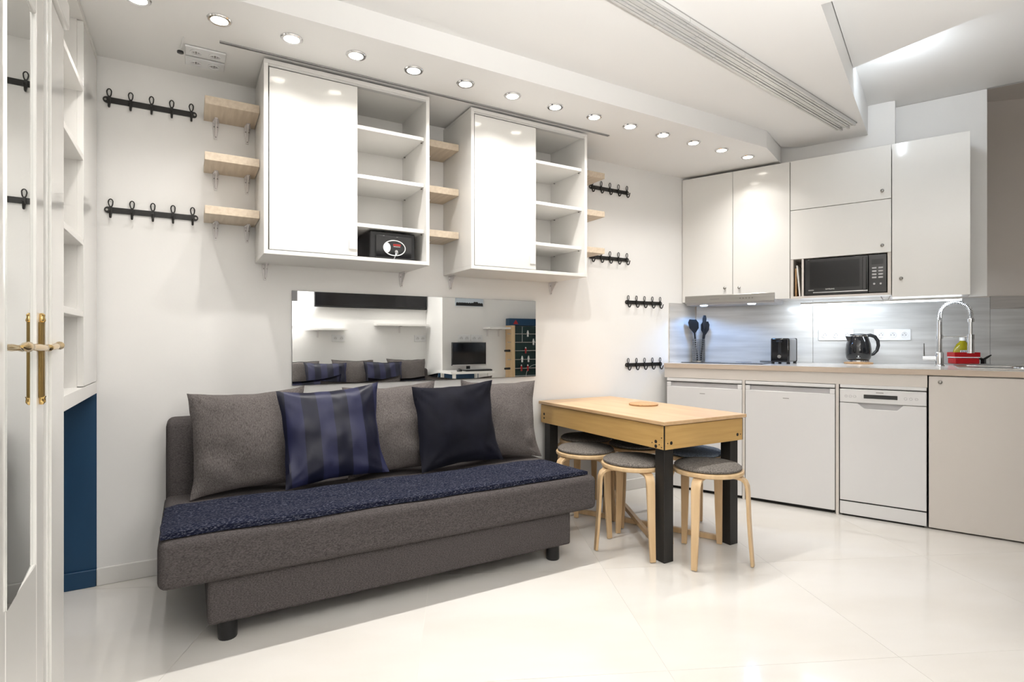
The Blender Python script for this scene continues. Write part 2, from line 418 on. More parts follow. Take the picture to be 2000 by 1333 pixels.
def make_sofa(label):
    t = thing('sofa', label, 'sofa', (0, 0, 0))
    G().box(-0.765, 0.775, -0.795, -0.10, 0.076, 0.237).make('base', SOFA, t, bevel=0.012)
    G().box(-0.91, 0.91, -0.83, -0.165, 0.235, 0.40).make('seat', SOFA, t, bevel=0.028, seg=4)
    g = G(); n = 10
    g.add([(x, y, z) for x in (-0.905, 0.905) for (y, z) in ((-0.21, 0.24), (-0.18, 0.72), (-0.02, 0.72), (-0.02, 0.24))],
          [(0, 1, 2, 3), (7, 6, 5, 4), (0, 4, 5, 1), (1, 5, 6, 2), (2, 6, 7, 3), (3, 7, 4, 0)])
    g.make('backrest', SOFA, t, bevel=0.030, seg=4)
    for (x, y) in ((-0.70, -0.735), (0.71, -0.735), (-0.70, -0.16), (0.71, -0.16)):
        G().lathe([(0.030, 0.0), (0.032, 0.004), (0.032, 0.08)], (x, y, 0), 20).make('leg', BLACKP, t, smooth=True)
    return t
s1 = make_sofa('grey fabric sofa bed with a navy blanket, under the long wall mirror')
s1.location = (0.82, 2.96, 0)
s2 = copy_tree(s1); s2.location = (1.675, -0.735, 0); s2.rotation_euler = (0, 0, pi)
tag(s2, 'second grey fabric sofa seen in the mirror, under the television', 'sofa')
gg = 'grey cushions on the sofa under the mirror'
pillow('cushion', 'grey linen cushion at the bare end of the sofa beside the striped cushion', PILG, 0.242, 2.640, 0.411, 0.475, 0.44, 0.125, -12, 2, -1.5, 1, gg)
pillow('cushion', 'grey linen cushion between the two navy cushions', PILG, 0.885, 2.640, 0.412, 0.475, 0.44, 0.125, -11.5, -2, -2.0, 2, gg)
pillow('cushion', 'grey linen cushion at the sofa end beside the wooden table', PILG, 1.485, 2.640, 0.412, 0.475, 0.435, 0.125, -11.5, 1, 2.0, 3, gg)
pillow('cushion', 'navy satin cushion with broad shiny stripes', STRIPE, 0.575, 2.520, 0.434, 0.455, 0.425, 0.115, -13, 3, -2.5, 4, 'navy cushions on the sofa under the mirror')
pillow('cushion', 'plain dark navy velvet cushion', VELVET, 1.185, 2.520, 0.432, 0.455, 0.42, 0.115, -13, 2, -2.0, 5, 'navy cushions on the sofa under the mirror')
for i, (x, m, w, yy, lb) in enumerate(((2.27, PILG, 0.50, -0.405, 'grey cushion at the bare end of the mirrored sofa, beside the desk'), (1.63, PILG, 0.49, -0.405, 'grey cushion between the two striped cushions of the mirrored sofa'), (1.02, PILG, 0.48, -0.385, 'grey cushion at the far end of the mirrored sofa'), (1.945, STRIPE, 0.47, -0.28, 'navy striped cushion of the mirrored sofa, nearer to the desk'), (1.30, STRIPE, 0.47, -0.28, 'navy striped cushion of the mirrored sofa, under the small shelf'))):
    pillow('cushion', lb, m, x, yy, 0.418, w, 0.44 if m is PILG else 0.42, 0.12, 12 if m is PILG else 13, -3, 1.5, 11 + i, 'cushions on the mirrored sofa')

# throw blanket lying along the front of the seat, folded double
def blanket():
    nu, nv = 90, 14; vs = []; fs = []
    for lay in (0, 1):
        for i in range(nu + 1):
            u = i / nu; x = -0.082 + 1.775 * u
            y0 = 2.148 + 0.018 * noise.noise(Vector((u * 6, 1, 0))) + 0.012 * u
            y1 = 2.535 + 0.030 * noise.noise(Vector((u * 4, 5, 0))) - 0.04 * max(0, u - 0.8) * 5 * 0.4
            for j in range(nv + 1):
                v = j / nv
                e = min(1, 9 * min(v, 1 - v) + 0.15) * min(1, 40 * min(u, 1 - u) + 0.2)
                z = 0.401 + (0.003 if lay == 0 else 0.006 + 0.020 * e ** 0.5) + (0.006 * noise.noise(Vector((u * 14, v * 4, 2))) * e if lay else 0)
                z += 0.008 * (1 - v) ** 8 * (lay)
                xx = x + 0.012 * noise.noise(Vector((v * 5, 3, u * 2))) - (0.03 * v if u > 0.97 else 0)
                vs.append((xx, y0 + (y1 - y0) * v, z))
    m = (nu + 1) * (nv + 1)
    for k in (0, 1):
        for i in range(nu):
            for j in range(nv):
                q = (k * m + i * (nv + 1) + j, k * m + (i + 1) * (nv + 1) + j, k * m + (i + 1) * (nv + 1) + j + 1, k * m + i * (nv + 1) + j + 1)
                fs.append(q)
    rim = [i * (nv + 1) for i in range(nu + 1)] + [nu * (nv + 1) + j for j in range(1, nv + 1)] + [i * (nv + 1) + nv for i in range(nu - 1, -1, -1)] + [j for j in range(nv - 1, 0, -1)]
    for a, b in zip(rim, rim[1:] + rim[:1]): fs.append((a, b, m + b, m + a))
    g = G((0.82, 2.34, 0.40)); g.add(vs, fs)
    return tag(g.make('throw_blanket', BLANK, smooth=True), 'navy flecked throw blanket folded along the front of the sofa seat', 'blanket')
blanket()

# ================================================================== WALL MIRROR
t = thing('wall_mirror', 'long frameless wall mirror above the sofa', 'mirror', (1.18, YS, 0.835))
o = (1.18, YS, 0.835)
G(o).box(0.449, 1.910, YS - 0.009, YS - 0.001, 0.835, 1.314).make('backing', GPLAS, t)
G(o).box(0.450, 1.909, YS - 0.013, YS - 0.009, 0.836, 1.313).make('glass', MIRROR, t)
G(o).box(0.448, 0.475, YS - 0.0155, YS - 0.013, 1.262, 1.315).make('corner_clip', GPLAS, t)

# ================================================================== WALL CABINETS, SAFE, SHELVES
BRK = None
def bracket_part(parent, loc):
    """clear plastic shelf bracket: wall plate tapering downward, short arm under the board"""
    global BRK
    if BRK is None:
        g = G()
        g.xprism([(-0.013, 0.0), (-0.014, -0.022), (-0.006, -0.078), (0.006, -0.078), (0.014, -0.022), (0.013, 0.0)], -0.006, 0.0)
        g.prism([(-0.013, 0.0), (-0.014, -0.022), (-0.006, -0.075), (0.006, -0.075), (0.014, -0.022), (0.013, 0.0)], -0.005, 0.0)
        g.add([(x, y, z) for x in (-0.002, 0.002) for (y, z) in ((-0.005, -0.003), (-0.068, -0.004), (-0.006, -0.070))], [(0, 1, 2), (5, 4, 3), (0, 3, 4, 1), (1, 4, 5, 2), (2, 5, 3, 0)])
        BRK = g.make('bracket', CLEAR, parent)
        for (x, z) in ((-0.007, -0.022), (0.007, -0.022), (0.0, -0.070)):
            G().cyl((x, -0.006, z), (x, -0.0085, z), 0.003, n=8).make('screw', NICKEL, BRK)
        BRK.location = loc
        return BRK
    return sub(BRK, parent, loc)
CZ0, CZ1, CY = 1.44, 2.288, 2.61
def wall_cabinet(x0, label):
    x1 = x0 + 0.765; o = (x0, YS, CZ0)
    t = thing('wall_cabinet', label, 'cabinet', o)
    T = 0.018
    G(o).box(x0, x0 + T, CY, YS - 0.002, CZ0 + T, CZ1 - T).make('side_panel', SATINW, t, bevel=0.001)
    G(o).box(x1 - T, x1, CY, YS - 0.002, CZ0 + T, CZ1 - T).make('side_panel', SATINW, t, bevel=0.001)
    G(o).box(x0, x1, CY, YS - 0.002, CZ0, CZ0 + T).make('bottom_panel', SATINW, t, bevel=0.001)
    G(o).box(x0, x1, CY, YS - 0.002, CZ1 - T, CZ1).make('top_panel', SATINW, t, bevel=0.001)
    G(o).box(x0 + T, x1 - T, YS - 0.012, YS - 0.003, CZ0 + T, CZ1 - T).make('back_panel', SATINW, t)
    G(o).box(x0 + 0.38, x0 + 0.396, CY + 0.03, YS - 0.012, CZ0 + T, CZ1 - T).make('divider', SATINW, t)
    d = G(o).box(x0 + 0.022, x0 + 0.405, CY + 0.002, CY + 0.018, CZ0 + T + 0.003, CZ1 - T - 0.014).make('door', LACQ, t, bevel=0.0015)
    G(o).box(x0 + 0.365, x0 + 0.402, CY - 0.001, CY + 0.003, CZ0 + 0.05, CZ0 + 0.095).make('finger_plate', SATINW, d, bevel=0.001)
    G(o).box(x0 + T, x1 - T, CY + 0.004, CY + 0.028, CZ1 - T - 0.010, CZ1 - T).make('door_track', RAILW, t)
    for z in (1.605, 1.838, 2.072):
        s = G(o).box(x0 + 0.397, x1 - T - 0.001, CY + 0.03, YS - 0.013, z, z + 0.018).make('shelf', SATINW, t, bevel=0.001)
        for y in (CY + 0.055, YS - 0.06):
            G(o).cyl((x1 - T, y, z - 0.004), (x1 - T - 0.008, y, z - 0.004), 0.003, n=8).make('shelf_pin', NICKEL, s)
    h = G(o).box(x1 - T - 0.030, x1 - T - 0.001, YS - 0.11, YS - 0.085, 2.13, 2.17).box(x1 - T - 0.045, x1 - T - 0.025, YS - 0.125, YS - 0.10, 2.10, 2.155).box(x1 - T - 0.012, x1 - T - 0.001, YS - 0.15, YS - 0.07, 2.14, 2.16).make('hinge', CHROME, t, bevel=0.002)
    for x in (0.045, 0.745 if x0 < 1 else 0.755):
        bracket_part(t, (x, -0.001, -0.001))
    return t
wall_cabinet(0.28, 'white wall cabinet with the black safe inside, its right half open')
wall_cabinet(1.277, 'white wall cabinet with empty open shelves, beside the kitchen end')
# safe
o = (0.87, 2.80, CZ0 + 0.0185)
t = thing('safe', 'small black safe with an oval emblem and a key in its lock', 'safe', o)
zf = CZ0 + 0.0185
G(o).box(0.755, 0.985, 2.655, 2.92, zf, zf + 0.138).make('body', BLACKP, t, bevel=0.006)
d = G(o).box(0.783, 0.965, 2.648, 2.656, zf + 0.010, zf + 0.118).make('door', GLOSSB, t, bevel=0.002)
oc = (0.876, 2.6475, zf + 0.060)
G(o).ring([(oc[0] + 0.055 * cos(a), oc[1], oc[2] + 0.037 * sin(a)) for a in [2 * pi * k / 40 for k in range(40)]], 0.0022, 6, closed=True).make('emblem_ring', WHITEINK, d)
arc = [(oc[0] + 0.054 * cos(a), oc[2] + 0.036 * sin(a)) for a in [pi - 0.75 + 1.5 * k / 10 for k in range(11)]]
arc2 = [(oc[0] - 0.040 + 0.020 * cos(a), oc[2] + 0.025 * sin(a)) for a in [-1.3 + 2.6 * k / 10 for k in range(11)]]
G(o).xprism(arc + arc2, oc[1] - 0.001, oc[1] + 0.0005).make('emblem_crescent', WHITEINK, d)
G(o).box(0.869, 0.907, 2.6465, 2.648, zf + 0.071, zf + 0.080).make('emblem_lettering', REDINK, d)
G(o).box(0.871, 0.905, 2.6465, 2.648, zf + 0.0665, zf + 0.068).make('emblem_line', WHITEINK, d)
g = G(o); g.cyl((0.884, 2.648, zf + 0.042), (0.884, 2.642, zf + 0.042), 0.008, n=16)
g.ring([(0.884 + 0.007 * cos(a), 2.639, zf + 0.036 + 0.007 * sin(a)) for a in [2 * pi * k / 14 for k in range(14)]], 0.0014, 6, closed=True)
g.ring([(0.882, 2.638, zf + 0.030), (0.874, 2.635, zf + 0.015), (0.868, 2.634, zf + 0.002)], 0.002, 6)
g.make('key', CHROME, t, smooth=True)
# oak shelves
SH = (2.098, 1.853, 1.618)
for si, (x0, x1, bx, where) in enumerate(((0.060, 0.279, (0.05, 0.185), 'beside the hook rails and the cabinet with the safe'), (1.047, 1.275, (0.115,), 'between the two white wall cabinets'), (2.044, 2.30, (0.06, 0.20), 'at the kitchen end of the empty wall cabinet'))):
    for zi, z in enumerate(SH):
        o = (x0, YS, z)
        t = thing('wall_shelf', ('topmost', 'middle', 'lowest')[zi] + ' of three short oak shelves ' + where, 'shelf', o, 0, 'short oak shelves ' + where)
        G(o).box(x0, x1 - 0.001, 2.757, YS - 0.001, z, z + 0.036).make('board', OAK, t, bevel=0.001)
        for b in bx: bracket_part(t, (b, -0.001, -0.001))

# ================================================================== HOOK RAILS
HOOK = None
def hook_rail(x0, z, label, group):
    global HOOK
    t = thing('hook_rail', label, 'hook rail', (x0, YS, z), 0, group)
    L_ = 0.357; h = 0.0125
    pts = [(0.0 + 0.013 - 0.013 * cos(a), h * 1.15 * sin(a)) for a in [pi / 2 - pi * k / 8 for k in range(9)]]
    pl = [(0.030, h)] + [(L_ - 0.030, h)] + [(L_ - 0.013 + 0.013 * sin(pi * k / 8), 1.1 * h * cos(pi * k / 8)) for k in range(9)] + [(L_ - 0.030, -h), (0.030, -h)] + [(0.013 - 0.013 * sin(pi * k / 8), -1.1 * h * cos(pi * k / 8)) for k in range(9)]
    p = G().xprism(pl, -0.006, -0.001).make('plate', IRON, t)
    for x in (0.010, L_ - 0.010): G().cyl((x, -0.006, 0), (x, -0.0075, 0), 0.0045, n=12).make('screw', NICKEL, p)
    for k in range(5):
        x = 0.024 + k * 0.0775
        if HOOK is None:
            g = G()
            g.ring([(0.0085 * sin(a) * (1 if cos(a) < 0 else 0.9), -0.009, 0.032 - 0.015 * cos(a) if cos(a) < 0 else 0.032 - 0.019 * cos(a)) for a in [2 * pi * q / 20 for q in range(20)]], 0.0024, 8, closed=True)
            g.box(-0.0055, 0.0055, -0.011, -0.006, -0.018, 0.016)
            g.ring([(0, -0.009, -0.014), (0, -0.011, -0.026), (0, -0.017, -0.034), (0, -0.026, -0.035), (0, -0.033, -0.028), (0, -0.037, -0.016), (0, -0.042, -0.008)], [0.0046, 0.0046, 0.0044, 0.004, 0.0036, 0.0034, 0.003], 8)
            HOOK = g.make('hook', IRON, t, smooth=True); HOOK.location = (x, 0, 0)
        else: sub(HOOK, t, (x, 0, 0))
hg = 'black iron hook rails on the sofa wall'
hook_rail(-0.324, 2.115, 'black five-hook rail, the upper one beside the tall white cupboard', hg)
hook_rail(-0.319, 1.634, 'black five-hook rail, the lower one beside the tall white cupboard', hg)
hook_rail(2.345, 2.110, 'black five-hook rail just under the topmost oak shelf by the kitchen', hg)
hook_rail(2.345, 1.634, 'black five-hook rail just under the lowest oak shelf by the kitchen', hg)
hook_rail(2.668, 1.336, 'black five-hook rail on bare wall, level with the cooker hood', hg)
hook_rail(2.668, 0.890, 'black five-hook rail beside the end of the kitchen worktop', hg)

# ceiling track in front of the cabinets, socket plates and cable on the lowered ceiling
t = thing('ceiling_track', 'thin grey track set in the lowered ceiling above the wall cabinets', 'track', (1.15, 2.583, 2.30))
o = (1.15, 2.583, 2.30)
G(o).box(0.11, 2.185, 2.576, 2.579, 2.294, 2.2995).make('lip', TRACKG, t)
G(o).box(0.11, 2.185, 2.587, 2.590, 2.294, 2.2995).make('lip', TRACKG, t)
G(o).box(0.11, 2.185, 2.579, 2.587, 2.2975, 2.2995).make('channel', GPLAS, t)
def socket_part(parent, o, x, z, holes=GPLAS):
    """one round french socket facing -y: collar, well, two holes and an earth pin"""
    c = G(o)
    c.ring([(x + 0.0215 * cos(a), o[1] - 0.011, z + 0.0215 * sin(a)) for a in [2 * pi * k / 24 for k in range(24)]], 0.0028, 6, closed=True)
    cc = c.make('socket_collar', WPLAS, parent, smooth=True)
    G(o).cyl((x, o[1] - 0.0095, z), (x, o[1] - 0.0075, z), 0.0195, n=24).make('socket_well', APPL, cc)
    for s in (-1, 1): G(o).cyl((x + s * 0.0095, o[1] - 0.0100, z - 0.002), (x + s * 0.0095, o[1] - 0.0093, z - 0.002), 0.0036, n=10).make('socket_hole', holes, cc)
    G(o).cyl((x, o[1] - 0.018, z + 0.009), (x, o[1] - 0.0093, z + 0.009), 0.0022, n=8).make('earth_pin', NICKEL, cc)
def socket_plate(name, label, o, n, rot, base, group, pitch=0.071, holes=GPLAS):
    """o = local centre on the wall face"""
    t = thing(name, label, 'socket', (0, 0, 0), rot, group)
    w = fr(o, rot); t.location = (w[0] + base[0], w[1] + base[1], w[2] + base[2])
    wd = pitch * n + 0.010
    G(o).box(o[0] - wd / 2, o[0] + wd / 2, o[1] - 0.009, o[1] - 0.0005, o[2] - 0.041, o[2] + 0.041).make('plate', WPLAS, t, bevel=0.003)
    for k in range(n): socket_part(t, o, o[0] + (k - (n - 1) / 2) * pitch, o[2], holes)
    return t
# four ceiling sockets: two double plates lying on the lowered ceiling
for k, (yy, nm) in enumerate(((2.715, 'farther from the wall'), (2.815, 'closer to the wall'))):
    t = socket_plate('ceiling_socket', 'white double socket plate on the lowered ceiling, ' + nm, (0, 0, 0), 2, 0, (0.062, yy, 2.2995), 'socket plates on the lowered ceiling')
    t.rotation_euler = (R(90), 0, 0)
t = thing('ceiling_cable', 'short white ceiling cable ending in a black ring', 'cable', (-0.02, 2.62, 2.299))
o = (-0.02, 2.62, 2.299)
G(o).ring([(-0.02, 2.62, 2.298), (-0.022, 2.65, 2.294), (-0.026, 2.68, 2.289), (-0.030, 2.705, 2.283)], 0.0022, 8).make('cord', WPLAS, t, smooth=True)
G(o).lathe([(0.010, 0), (0.0125, 0.0015), (0.0125, 0.0085), (0.010, 0.010)], (-0.031, 2.715, 2.272), 18).make('ring', GLOSSB, t, smooth=True)
G(o).lathe([(0.0, 0), (0.0098, 0.0), (0.0098, 0.0065), (0.0, 0.0065)], (-0.031, 2.715, 2.276), 18).make('cap', WPLAS, t, smooth=True)

# ================================================================== SLIDING PANEL RAIL ON THE MIDDLE CEILING
RA = math.atan2(1.925 - 1.62, 3.55 - 1.48)
t = thing('panel_rail', 'white multi-channel sliding rail running across the middle ceiling', 'rail', (0.30, 1.62 - 1.18 * math.tan(RA), 2.41), RA)
Ln = (3.55 - 0.30) / cos(RA)
G().box(0, Ln, -0.055, 0.055, -0.006, -0.0005).make('bed', RAILG, t)
for k, y in enumerate((-0.055, -0.0415, -0.028, -0.0145, -0.001, 0.0125, 0.026, 0.0395)):
    x = -0.25 + 0.11 * (k // 2)
    while x < Ln:
        a, b = max(0, x), min(Ln - 0.03 * (k % 3), x + 0.437)
        if b - a > 0.02: G().box(a, b, y, y + 0.0105, -0.024 - 0.004 * (k // 2 % 2), -0.006).make('channel', RAILW, t)
        x += 0.44

# ================================================================== TALL CUPBOARD AND MIRROR DOORS AT THE LEFT
FX = -0.343
o = (-0.55, 2.5, 0.835)
t = thing('wall_cupboard', 'tall white built-in cupboard with open shelves, hung above the blue wall', 'cupboard', o)
G(o).box(-0.77, FX, 2.045, 2.965, 0.835, 0.885).make('bottom_panel', SATINW, t, bevel=0.001)
G(o).box(-0.77, FX, 2.045, 2.965, 2.27, 2.298).make('top_panel', SATINW, t)
G(o).box(-0.77, -0.75, 2.045, 2.965, 0.885, 2.27).make('back_panel', SATINW, t)
G(o).box(-0.75, FX - 0.020, 2.614, 2.632, 0.885, 2.27).make('partition', SATINW, t)
G(o).box(-0.75, FX, 2.045, 2.063, 0.885, 2.27).make('side_panel', SATINW, t)
for z in (1.15, 1.42, 1.74, 2.00):
    G(o).box(-0.75, FX, 2.063, 2.614, z, z + 0.022).make('shelf', SATINW, t, bevel=0.001)
d = G(o).box(FX - 0.020, FX, 2.618, 2.962, 0.888, 2.268).make('door', LACQ, t, bevel=0.001)
G(o).lathe([(0.0, 0), (0.006, 0.0), (0.005, 0.008), (0.010, 0.012), (0.011, 0.018), (0.006, 0.022), (0, 0.022)], (0, 0, 0), 16).make('knob', CHROME, d, smooth=True)
kn = d.children[0]; kn.data.transform(Matrix.Rotation(R(90), 4, 'Y')); kn.data.transform(Matrix.Translation((FX + 0.55 + o[0] + 0.55 - 0.0, 0, 0))) if False else None
kn.data.transform(Matrix.Translation((o[0], o[1], o[2]))); kn.location = (FX - o[0], 2.65 - o[1], 1.274 - o[2])

DX = -0.310
def door_leaf(name, y0, y1, glass):
    o = (DX, (y0 + y1) / 2, 0)
    dn = thing(name, 'white double door leaf', 'door', o); dn['kind'] = 'structure'; dn.rotation_euler = (0, 0, 0)
    for k in ('category',): del dn[k]
    if glass:
        G(o).box(DX - 0.022, DX, y1 - 0.075, y1, 0.006, 1.955).make('stile', LACQ, dn, bevel=0.003)
        G(o).box(DX - 0.022, DX, y0, glass[0], 0.006, 1.955).make('stile', LACQ, dn, bevel=0.003)
        G(o).box(DX - 0.022, DX, glass[0], y1 - 0.075, 0.006, 0.535).make('bottom_rail', LACQ, dn, bevel=0.003)
        G(o).box(DX - 0.022, DX, glass[0], y1 - 0.075, 1.83, 1.955).make('top_rail', LACQ, dn, bevel=0.003)
        pm = y1 - 0.075
        mp = G((DX - 0.006, pm, 0)).box(DX - 0.012, DX - 0.006, glass[0] - 0.003, y1 - 0.072, 0.531, 1.834).make('mirror_pane', MIRROR2, dn)
        mp.location = (-0.006, pm - o[1], 0); mp.rotation_euler = (0, 0, R(2.0))
    else:
        G(o).box(DX - 0.022, DX, y0, y1, 0.006, 1.955).make('stile', LACQ, dn, bevel=0.003)
        G(o).box(DX - 0.001, DX + 0.006, y0 + 0.012, y0 + 0.022, 0.02, 1.94).make('bead', LACQ, dn, bevel=0.002)
    return dn
d1 = door_leaf('door_1', 1.15, 1.765, (1.435,))
d1['label'] = 'white door leaf with a tall mirror pane and brass lever'
d2 = door_leaf('door_2', 1.806, 2.022, None)
d2['label'] = 'plain white door leaf beside the tall cupboard'
struct(G((DX, 1.785, 0)).box(DX - 0.034, DX - 0.024, 1.765, 1.806, 0.0, 1.955).make('trim_1', GPLAS))
struct(G((DX, 1.6, 1.96)).box(DX - 0.024, DX + 0.012, 1.10, 2.028, 1.957, 2.03).make('trim_2', LACQ, bevel=0.004))
# brass bolt plate and levers
o = (DX, 1.725, 1.02)
t = thing('door_handle', 'brass door bolt with two ornate levers on the white double door', 'handle', o)
G(o).ring([(DX + 0.003, 1.722, 0.925), (DX + 0.003, 1.722, 1.105)], 0.007, 12, flat=2.2).make('plate', DBRASS, t, smooth=True)
G(o).lathe([(0.006, 0), (0.008, 0.004), (0.006, 0.012), (0.007, 0.018), (0.003, 0.022)], (DX + 0.004, 1.722, 1.105), 14).make('finial', BRASS, t, smooth=True)
G(o).lathe([(0.003, 0), (0.008, 0.006), (0.007, 0.016), (0.009, 0.02)], (DX + 0.004, 1.722, 0.907), 14).make('finial', BRASS, t, smooth=True)
for s, y1 in ((-1, 1.44), (1, 1.925)):
    y0 = 1.722 + s * 0.008; L_ = abs(y1 - y0)
    pr = [(0.0, 0.006), (0.06, 0.009), (0.16, 0.0065), (0.40, 0.0085), (0.62, 0.007), (0.72, 0.0055), (0.80, 0.011), (0.90, 0.009), (1.0, 0.003)]
    G(o).ring([(DX + 0.011 + 0.006 * min(1, q * 8) - s * 0.007 * q, y0 + s * L_ * q, 1.043 + 0.006 * q) for q, r in pr], [r for q, r in pr], 12).make('lever', BRASS, t, smooth=True)

# ================================================================== DINING TABLE AND STOOLS
TX0, TX1, TY0, TY1 = 1.932, 2.500, 1.885, 2.945
o = ((TX0 + TX1) / 2, (TY0 + TY1) / 2, 0)
t = thing('dining_table', 'wooden table with black legs and drilled yellow plywood apron', 'table', o)
G(o).box(TX0 - 0.012, TX1 + 0.012, TY0 - 0.012, TY1 + 0.006, 0.662, 0.680).make('tabletop', TABTOP, t, bevel=0.002)
AZ0, AZ1 = 0.545, 0.658
ap = []
ap.append(G(o).box(TX0, TX0 + 0.018, TY0 + 0.006, TY1 - 0.004, AZ0, AZ1).make('apron', TABAPR, t, bevel=0.001))
ap.append(G(o).box(TX0 + 0.006, TX1 - 0.006, TY0, TY0 + 0.018, AZ0, AZ1).make('apron', TABAPR, t, bevel=0.001))
ap.append(G(o).box(TX1 - 0.018, TX1, TY0 + 0.006, TY1 - 0.004, AZ0, AZ1).make('apron', TABAPR, t, bevel=0.001))
ap.append(G(o).box(TX0 + 0.02, TX1 - 0.02, TY1 - 0.018, TY1, AZ0, AZ1).make('apron', TABAPR, t, bevel=0.001))
G(o).box(TX0 + 0.001, TX0 + 0.0055, TY0 + 0.001, TY0 + 0.0055, AZ0, AZ1).make('corner_strip', BLKWOOD, t)
G(o).box(TX1 - 0.0055, TX1 - 0.001, TY0 + 0.001, TY0 + 0.0055, AZ0, AZ1).make('corner_strip', BLKWOOD, t)
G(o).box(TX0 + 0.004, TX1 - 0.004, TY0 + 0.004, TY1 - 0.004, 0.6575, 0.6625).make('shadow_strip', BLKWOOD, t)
for (y, z, r) in ((TY0 + 0.055, 0.578, 0.0085), (TY0 + 0.055, 0.556, 0.0085), (TY0 + 0.033, 0.566, 0.003), (TY0 + 0.080, 0.569, 0.003), (TY0 + 0.018, 0.600, 0.003), (TY0 + 0.018, 0.555, 0.003), (TY1 - 0.04, 0.60, 0.008), (TY1 - 0.04, 0.575, 0.006)):
    G(o).cyl((TX0 - 0.0008, y, z), (TX0 + 0.002, y, z), r, n=14).make('drill_hole', GAPB, ap[0])
for (x, z, r) in ((TX0 + 0.045, 0.575, 0.0085), (TX1 - 0.045, 0.575, 0.0085), (TX0 + 0.022, 0.575, 0.003), (TX1 - 0.022, 0.575, 0.003)):
    G(o).cyl((x, TY0 - 0.0008, z), (x, TY0 + 0.002, z), r, n=14).make('drill_hole', GAPB, ap[1])
LEGS = ((TX0 + 0.001, TY0 + 0.0185), (TX1 - 0.075, TY0 + 0.0185), (TX0 + 0.019, TY1 - 0.085), (TX1 - 0.085, TY1 - 0.085))
LEGS = ((TX0 + 0.0185, TY0 + 0.0185), (TX1 - 0.0785, TY0 + 0.0185), (TX0 + 0.0185, TY1 - 0.0785), (TX1 - 0.0785, TY1 - 0.0785))
for (x, y) in LEGS:
    G(o).box(x, x + 0.060, y, y + 0.060, 0.0, 0.66).make('leg', BLKWOOD, t, bevel=0.002)
def brace(p, q, z):
    v = Vector((q[0] - p[0], q[1] - p[1], 0)); n_ = Vector((-v.y, v.x, 0)).normalized() * 0.011
    G(o).prism([(p[0] + n_.x, p[1] + n_.y), (q[0] + n_.x, q[1] + n_.y), (q[0] - n_.x, q[1] - n_.y), (p[0] - n_.x, p[1] - n_.y)], z, z + 0.026).make('floor_brace', BEECH, t)
c = [(x + 0.03, y + 0.03) for x, y in LEGS]
brace((c[2][0] + 0.035, c[2][1] - 0.05), (c[1][0] - 0.02, c[1][1] + 0.045), 0.002)
brace((c[0][0] + 0.02, c[0][1] + 0.045), (c[3][0] + 0.012, c[3][1] - 0.031), 0.029)
tr = G((2.33, 2.44, 0.6805)); tr.lathe([(0, 0), (0.082, 0), (0.085, 0.003), (0.085, 0.008), (0.080, 0.011), (0, 0.011)], (2.33, 2.44, 0.6805), 36)
tag(tr.make('trivet', CORK, smooth=True), 'round wooden trivet lying on the dining table', 'trivet')

def make_stool(mt):
    t = thing('stool', '', 'stool')
    G().lathe([(0.0, 0.418), (0.160, 0.418), (0.166, 0.422), (0.168, 0.430), (0.166, 0.437), (0.160, 0.440), (0.0, 0.440)], n=40).make('seat', BEECH, t, smooth=True)
    G().lathe([(0.0, 0.4405), (0.150, 0.4405), (0.158, 0.446), (0.158, 0.453), (0.148, 0.461), (0.10, 0.466), (0.0, 0.468)], n=40).make('cushion', mt, t, smooth=True)
    for k in range(4):
        a = k * pi / 2; ca, sa = cos(a), sin(a)
        prof = [(0.060, 0.411), (0.135, 0.411), (0.160, 0.407), (0.176, 0.395), (0.184, 0.375), (0.187, 0.345), (0.192, 0.22), (0.200, 0.10), (0.208, 0.003)]
        wd = [0.044, 0.044, 0.044, 0.043, 0.042, 0.041, 0.037, 0.032, 0.027]
        G().strip([(r * ca, r * sa, z) for r, z in prof], wd, 0.014, (-sa, ca, 0)).make('leg', BEECH, t, bevel=0.002)
    return t
st = make_stool(STOOLG)
spots = ((1.945, 2.50, 0, 'round birch stool with grey felt pad at the sofa-side edge of the table'),
         (1.975, 2.136, 72, 'round birch stool with grey felt pad tucked beside the table leg next to the sofa'),
         (2.197, 1.858, 24, 'round birch stool with grey felt pad standing at the open end of the table'),
         (2.170, 2.785, 36, 'birch stool under the table nearest to the wall'),
         (2.300, 2.470, 24, 'birch stool hidden under the middle of the table'))
for i, (x, y, a, lb) in enumerate(spots):
    s = st if i == 0 else copy_tree(st)
    s.location = (x, y, 0); s.rotation_euler = (0, 0, R(a)); tag(s, lb, 'stool', 'birch stools around the table')
s = make_stool(STOOLB); s.location = (2.412, 2.142, 0); s.rotation_euler = (0, 0, R(30))
tag(s, 'birch stool with blue-grey pad behind the stool at the table end', 'stool', 'birch stools around the table')

# ================================================================== KITCHEN: BASE UNITS
CF = 3.903
bwc = lambda t_: 4.289 + (t_ + 1.378) * 0.4062          # tiled wall in kitchen coordinates
# worktop
o = (-0.3, 4.1, 0.868)
t = kthing('worktop', 'long kitchen worktop with a pale wood edge over the white appliances', 'worktop', o)
pts = [(-1.473, CF - 0.010), (1.02, CF - 0.010), (1.02, bwc(1.02) - 0.014), (-1.36, bwc(-1.36) - 0.014), (-1.40, 4.25), (-1.473, 4.06)]
G(o).prism([(p[0], p[1] + (0.0015 if p[1] < 3.9 else 0)) for p in pts], 0.868, 0.900).make('slab', WTOPS, t)
G(o).box(-1.473, 1.02, CF - 0.012, CF - 0.0086, 0.868, 0.8995).make('edge_strip', WTOP, t)
